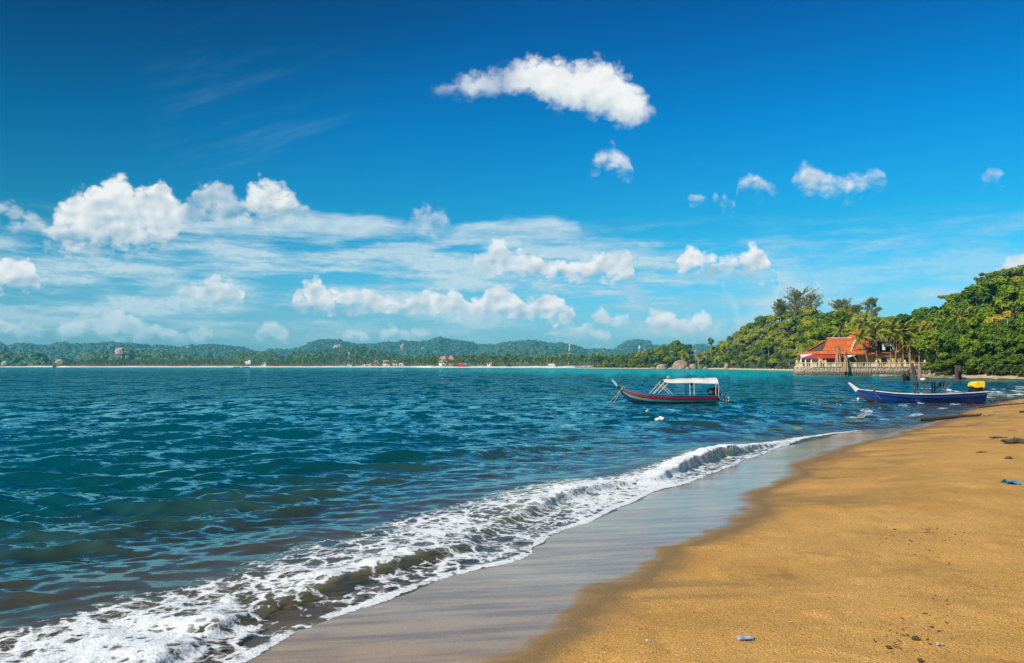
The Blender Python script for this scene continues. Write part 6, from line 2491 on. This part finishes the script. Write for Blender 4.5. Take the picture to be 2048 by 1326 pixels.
    # mooring ropes from the bow
    for i, (px, py, yy) in enumerate(((1203, 800, 50.0), (1218, 806, 49.4))):
        a = Vector((x0 + zx(1241), y - .1, .84))
        b_ = at(px, py, yy)
        b_.z = -.06
        pts = [a.lerp(b_, k / 8) + Vector((0, 0, -.22 * math.sin(math.pi * k / 8))) for k in range(9)]
        o = MB().tube(pts, .016, 5).build('mooring_rope', M['rope'])
        tag(o, ('longer', 'shorter')[i] + ' mooring rope from the striped boat bow into the sea', 'rope')


M['pole_blue'] = pmat('pole_blue', (.40, .52, .62), (.3, .42, .52), 3.0)
M['brass'] = pmat('brass', (.62, .50, .26), rough=.4)
tour_boat()


# ------------------------------------------------------------------ floats and lines on the water
def buoy_cluster():
    p = ground(1319.5, 838, 0.05)
    e = empty('buoy', (p[0], p[1], .0), 0, 'cluster of white foam floats tied together on the water below the striped boat', 'buoy')
    rr = random.Random(4)
    for i, (dx, dz, r) in enumerate(((-.13, .03, .08), (-.05, .05, .07), (.03, .09, .085), (.08, .04, .08), (.12, .08, .065), (.0, .02, .075), (-.09, .01, .07))):
        b = MB().blob((dx, rr.uniform(-.08, .08), dz), (r, r * .9, r * .85), 9, 7, .10, i)
        b.build('float', M['float'], e, smooth=True)


buoy_cluster()
p = ground(1294, 823, .0)
o = MB().blob((0, 0, 0), (.10, .08, .05), 8, 6, .2, 2).blob((.05, .02, .05), (.05, .05, .05), 7, 5, .2, 3).build('buoy', M['rope'])
o.location = (p[0], p[1], .02)
tag(o, 'small brown float low in the water behind the white floats', 'buoy')
p = ground(1710.5, 797.5, .05)
o = MB().blob((0, 0, 0), (.09, .09, .08), 9, 7, .06, 2).build('buoy', M['float'], smooth=True)
o.location = (p[0], p[1] - .5, .06)
tag(o, 'small round white float by the bow of the blue boat', 'buoy')


def line_rope(pxs, rad, mat, label, cat='rope', name='rope', z=None, jit=0.0, n=6):
    pts = []
    rr = random.Random(len(pxs))
    for i, q in enumerate(pxs):
        if z is None:
            v, _, _ = unproject(q[0], q[1])
            s, d = shore_sd(np.array([v[0]]), np.array([v[1]]))
            pts.append(Vector((v[0], v[1], max(float(beach_h(s, d)[0]), 0.0) + rad * .5)))
        else:
            g_ = ground(q[0], q[1], z)
            pts.append(Vector((g_[0], g_[1], z)))
    full = []
    for a, b_ in zip(pts[:-1], pts[1:]):
        for k in range(n):
            full.append(a.lerp(b_, k / n) + Vector((rr.uniform(-jit, jit), rr.uniform(-jit, jit), rr.uniform(0, jit * .4))))
    full.append(pts[-1])
    o = MB().tube(full, rad, 6).build(name, M[mat])
    return tag(o, label, cat)


line_rope([(1640, 805), (1675, 801.5), (1700, 799), (1735, 797)], .03, 'rope', 'floating rope running left from the blue boat bow', z=.04, jit=.02)
line_rope([(1955, 816.5), (2000, 811.5), (2060, 807)], .05, 'rope_dark', 'dark mooring line crossing the sand behind the long pole', jit=.02)
line_rope([(1985, 801.5), (2010, 800), (2060, 797.5)], .045, 'rope_dark', 'dark line from the blue boat stern along the waterline', jit=.02)
line_rope([(1967, 797), (1976, 794), (1988, 800.5)], .02, 'rope_dark', 'slack stern line of the blue boat hanging to the sand', jit=.01)
pl_ = [unproject(*q)[0] for q in ((1838, 843), (1905, 837.5), (1962, 832))]
pts = [Vector(v) + Vector((0, 0, .07)) for v in pl_]
b = MB().tube([pts[0].lerp(pts[1], k / 6) for k in range(6)] + [pts[1].lerp(pts[2], k / 6) + Vector((0, 0, .015 * math.sin(k))) for k in range(7)], [.075] * 6 + [.07, .065, .06, .055, .05, .045, .04], 7)
o = b.build('long_pole', M['wood_dark'])
tag(o, 'long dark pole lying from the shallows on to the sand', 'pole')
line_rope([(1953, 833), (1960, 830.5), (1968, 832), (1985, 830), (2002, 828)], .03, 'rope_orange' if 'rope_orange' in M else 'rope', 'tangle of tan rope over the end of the long pole', jit=.06)


# ------------------------------------------------------------------ things washed up on the sand
def on_sand(px, py):
    v, s, d = unproject(px, py)
    return Vector(v)


M['twig'] = pmat('twig', (.045, .032, .022), (.10, .07, .045), 20.0)
M['drift'] = pmat('drift', (.045, .034, .026), (.09, .068, .05), 6.0, bump=.6, stretch=(.4, 3, 3))
M['bluecloth'] = pmat('bluecloth', (.015, .17, .36), (.03, .24, .42), 9.0, rough=.6)
M['plastic'] = pmat('plastic', (.40, .41, .42), (.30, .30, .31), 20.0, rough=.35)
M['pink'] = pmat('pink', (.60, .10, .16), rough=.5)
M['cyan'] = pmat('cyan', (.10, .48, .52), rough=.5)
M['orange'] = pmat('orange', (.75, .26, .05), rough=.5)


def sheet(name, px, py, w, dpt, hgt, mat, label, cat, seed, rz=0.0):
    n, m_ = 14, 9
    X, Y = np.meshgrid(np.linspace(-.5, .5, n), np.linspace(-.5, .5, m_))
    edge = 1 - .35 * (fbm(X * 4 + seed, Y * 4, seed, 3))
    Z = hgt * np.clip(1.4 * fbm(X * 3.2 + seed * 3, Y * 3.2, seed + 4, 3) - .25, 0, 1) * (1 - (2 * np.hypot(X, Y) / 1.5) ** 3).clip(0, 1)
    V = np.stack([X * w * edge, Y * dpt * edge, Z + .012], -1).reshape(-1, 3)
    V2 = V.copy()
    V2[:, 2] -= .008
    F = grid_faces(m_, n)
    VV = np.concatenate([V, V2])
    FF = np.concatenate([F, F[:, ::-1] + len(V)])
    o = link(name, np_mesh(name, VV, FF), None, M[mat])
    o.location = on_sand(px, py)
    o.rotation_euler = (0, 0, rz)
    return tag(o, label, cat)


sheet('cloth', 2022, 968, .27, .22, .12, 'bluecloth', 'crumpled blue plastic cloth lying on the dry sand at right', 'cloth', 3)
sheet('plastic_bag', 1490, 1279, .15, .10, .016, 'plastic', 'clear white plastic scrap on the sand at bottom', 'plastic scrap', 5)
sheet('plastic_scrap', 1296, 1285, .045, .035, .02, 'plastic', 'tiny white and pink plastic scrap on the sand at bottom', 'plastic scrap', 7)
sheet('plastic_scrap', 2040, 807, .35, .3, .1, 'cyan', 'teal plastic scrap on the sand beside the mooring line', 'plastic scrap', 8)
sheet('plastic_scrap', 2029, 812, .35, .3, .06, 'orange', 'orange scrap on the sand by the mooring line', 'plastic scrap', 9)
sheet('plastic_scrap', 2022, 861.5, .12, .12, .05, 'pink', 'left pink scrap on the sand', 'plastic scrap', 10)
sheet('plastic_scrap', 2029, 861, .10, .10, .06, 'pink', 'right pink scrap on the sand', 'plastic scrap', 11)
sheet('shell', 1880, 1291, .055, .02, .012, 'plastic', 'small white shell fragment on the sand at bottom right', 'shell', 12, rz=-.5)


def driftwood(px, py, L, r, rz, label, seed, cat='driftwood', mat='drift'):
    rr = random.Random(seed)
    b = MB()
    pts = [Vector((L * (k / 7 - .5), rr.uniform(-.05, .05) * L, r * .55 + rr.uniform(0, .08) * L * .5)) for k in range(8)]
    b.tube(pts, [r * q for q in (.35, .7, .95, 1.0, .9, .85, .6, .25)], 7)
    for k in (2, 4, 5):
        q = pts[k] + Vector((rr.uniform(.1, .25) * L, rr.uniform(-.18, .18) * L, rr.uniform(.0, .1) * L))
        b.tube([pts[k], q], [r * .5, r * .15], 5)
    o = b.build('driftwood', M[mat])
    o.location = on_sand(px, py)
    o.rotation_euler = (0, 0, rz)
    return tag(o, label, cat)


driftwood(2042, 887, .95, .07, -.12, 'large dark piece of driftwood at the right edge of the sand', 1)
driftwood(1997, 877, .45, .03, -.25, 'thin forked driftwood left of the large piece', 2)
driftwood(2047, 825, .5, .05, .2, 'dark driftwood stub at the right edge near the waterline', 3)
driftwood(1964, 906, .30, .022, .1, 'short dark stick on the sand above the blue cloth', 4, 'stick', 'twig')
driftwood(1889, 1036, .16, .011, -.15, 'crooked black twig on the sand amid the debris line', 5, 'stick', 'twig')
driftwood(1801, 1139.5, .145, .006, .08, 'long thin straight twig on the sand', 6, 'stick', 'twig')
driftwood(1818, 1147, .09, .006, .12, 'shorter thin twig right below the long thin one', 7, 'stick', 'twig')
driftwood(1851, 1229, .06, .009, .25, 'stubby dark twig low in the debris line', 8, 'stick', 'twig')
driftwood(1728, 1033, .10, .009, 0, 'grey flat chip of wood left of the debris line', 9, 'stick', 'twig')


def lump(px, py, r, label, seed, cat='bark chip', mat='twig', name='bark_chip'):
    rr = random.Random(seed)
    b = MB().blob((0, 0, r * .3), (r, r * .8, r * .55), 8, 6, .25, seed)
    for k in range(5):
        a = rr.uniform(0, 6.28)
        b.tube([(0, 0, r * .4), (math.cos(a) * r * 1.5, math.sin(a) * r * 1.5, r * rr.uniform(.1, .6))], [r * .18, r * .08], 4)
    o = b.build(name, M[mat])
    o.location = on_sand(px, py)
    return tag(o, label, cat)


lump(1831, 1278, .028, 'tangled dark seaweed clump near the bottom of the debris line', 1, 'seaweed', name='seaweed')
lump(1711, 1072, .028, 'dark reddish nut shell alone on the sand', 2, 'nut', name='nut')
lump(1836, 1156, .018, 'round black nut beside the thin twigs', 3, 'nut', name='nut')
lump(2017, 919, .07, 'black lump of driftwood on the sand above the blue cloth', 4)
lump(1830, 1113, .024, 'dark clump of leaf bits in the middle of the debris line', 5)
lump(1864, 1130, .02, 'dark bit right of the leaf clump in the debris line', 6)
lump(1659, 1197, .014, 'small black chip far left of the debris line', 7)
lump(1840, 1322, .02, 'dark bit at the very bottom of the sand', 8)
lump(1777, 1295, .018, 'dark clump left of the seaweed', 9)


def small_debris():
    """leaf and bark crumbs along the last tide line: the larger ones each on their own, the rest as one scatter"""
    rr = random.Random(12)
    protos = []
    for k in range(5):
        b = MB().blob((0, 0, .2), (1.0, .45, .35), 6, 4, .3, k)
        me = b.mesh('bark_chip')
        me.materials.append(M['twig'])
        protos.append(me)
    line = [(1815, 1010), (1845, 1022), (1870, 1032), (1895, 1050), (1905, 1065), (1870, 1060), (1800, 1066), (1790, 1068), (1835, 1100), (1850, 1108), (1862, 1122), (1850, 1135), (1820, 1160), (1872, 1170), (1885, 1185), (1890, 1197), (1880, 1210), (1870, 1222), (1845, 1240), (1820, 1265), (1785, 1275), (1800, 1285), (1860, 1275), (1850, 1020), (1760, 1045), (1750, 1065)]
    n = 0
    for i in range(110):
        q = rr.choice(line)
        px, py = q[0] + rr.gauss(0, 26), q[1] + rr.gauss(0, 12)
        if not (1560 < px < 2040 and 880 < py < 1320):
            continue
        v = on_sand(px, py)
        o = bpy.data.objects.new('bark_chip', rr.choice(protos))
        COL.objects.link(o)
        d = v.length
        s = rr.uniform(.008, .019) * (.18 + d / 13)
        o.location = v + Vector((0, 0, s * .1))
        o.scale = (s * rr.uniform(1, 2.2), s, s)
        o.rotation_euler = (0, 0, rr.uniform(0, 6.28))
        tag(o, 'tiny dark crumb of leaf or bark scattered along the tide line', 'bark chip', 'crumbs scattered along the tide line')
    V, F, base = [], [], 0
    r_ = np.random.default_rng(4)
    v0 = np.array([(-1, 0, .1), (0, -.5, .1), (1, 0, .1), (0, .5, .1), (0, 0, .6), (0, 0, -.2)])
    f0 = np.array([(0, 1, 4), (1, 2, 4), (2, 3, 4), (3, 0, 4), (1, 0, 5), (2, 1, 5), (3, 2, 5), (0, 3, 5)])
    for i in range(900):
        if r_.random() < .55:
            q = line[r_.integers(len(line))]
            px, py = q[0] + r_.normal(0, 60), q[1] + r_.normal(0, 26)
        else:
            px, py = r_.uniform(1250, 2080), r_.uniform(850, 1330)
        g_ = ground(px, py, .3)
        s, d = shore_sd(g_[0:1], g_[1:2])
        if d[0] < np.interp(s[0], WET_S, WET_D) + .25:
            continue
        z = float(beach_h(s, d)[0])
        dist = math.hypot(*g_)
        sc = r_.uniform(.003, .0075) * (.6 + dist / 12)
        a = r_.uniform(0, 6.28)
        rot = np.array([[math.cos(a), -math.sin(a), 0], [math.sin(a), math.cos(a), 0], [0, 0, 1]])
        V.append((v0 * sc) @ rot.T + np.array([g_[0], g_[1], z + .006]))
        F.append(f0 + base)
        base += 6
    me = np_mesh('beach_crumbs', np.concatenate(V), np.concatenate(F), smooth=False)
    tag(link('beach_crumbs', me, mat=M['twig']), kind='stuff')


small_debris()


# ------------------------------------------------------------------ small things farther off
def far_boat(px, y, L, label, cabin):
    e = empty('fishing_boat', (px_xy(px, y), y, 0), .15, label, 'boat')
    H = Hull(L, [(0, .05, 1.5, .7), (.1, .5, 1.2, .2), (.3, 1.0, .9, -.2), (.7, 1.1, .85, -.2), (1.0, .8, 1.0, -.1)])
    H.band(.3, 1.0, n=14).build('hull', M['p_navy'], e)
    H.rail(1.0, .16, .12, n=14).build('gunwale', M['p_white'], e)
    H.transom().build('transom', M['p_navy'], e)
    if cabin:
        MB().box((L * .62, 0, 1.6), (L * .3, 1.5, 1.3)).box((L * .62, 0, 2.35), (L * .38, 1.8, .16)).build('cabin', M['p_white'], e)
    MB().tube([(L * .35, 0, .6), (L * .35, 0, 4.2)], .07, 5).build('mast', M['pole'], e)


far_boat(466, 1380, 11, 'small dark boat anchored off the far beach left of the white house', False)
far_boat(484, 1375, 12, 'small boat with white cabin anchored off the far beach below the white house', True)
p = ground(1987, 767.5, 0)
o = MB().tube([(-1.1, 0, .05), (-.4, .02, .12), (.4, 0, .14), (1.1, 0, .10)], [.10, .17, .18, .12], 8).build('log', M['drift'])
o.location = (p[0], p[1], .02)
tag(o, 'brown log awash in the shallows behind the yellow engine cover', 'log')
a = at(2016, 700, 176)
o = MB().tube([(0, 0, -5), (0, 0, 6.4)], [.07, .05], 6).box((-.25, 0, 6.45), (.6, .12, .08)).build('lamp_post', M['pole'])
o.location = a
tag(o, 'thin pale lamp post among the trees at the right edge', 'lamp post')
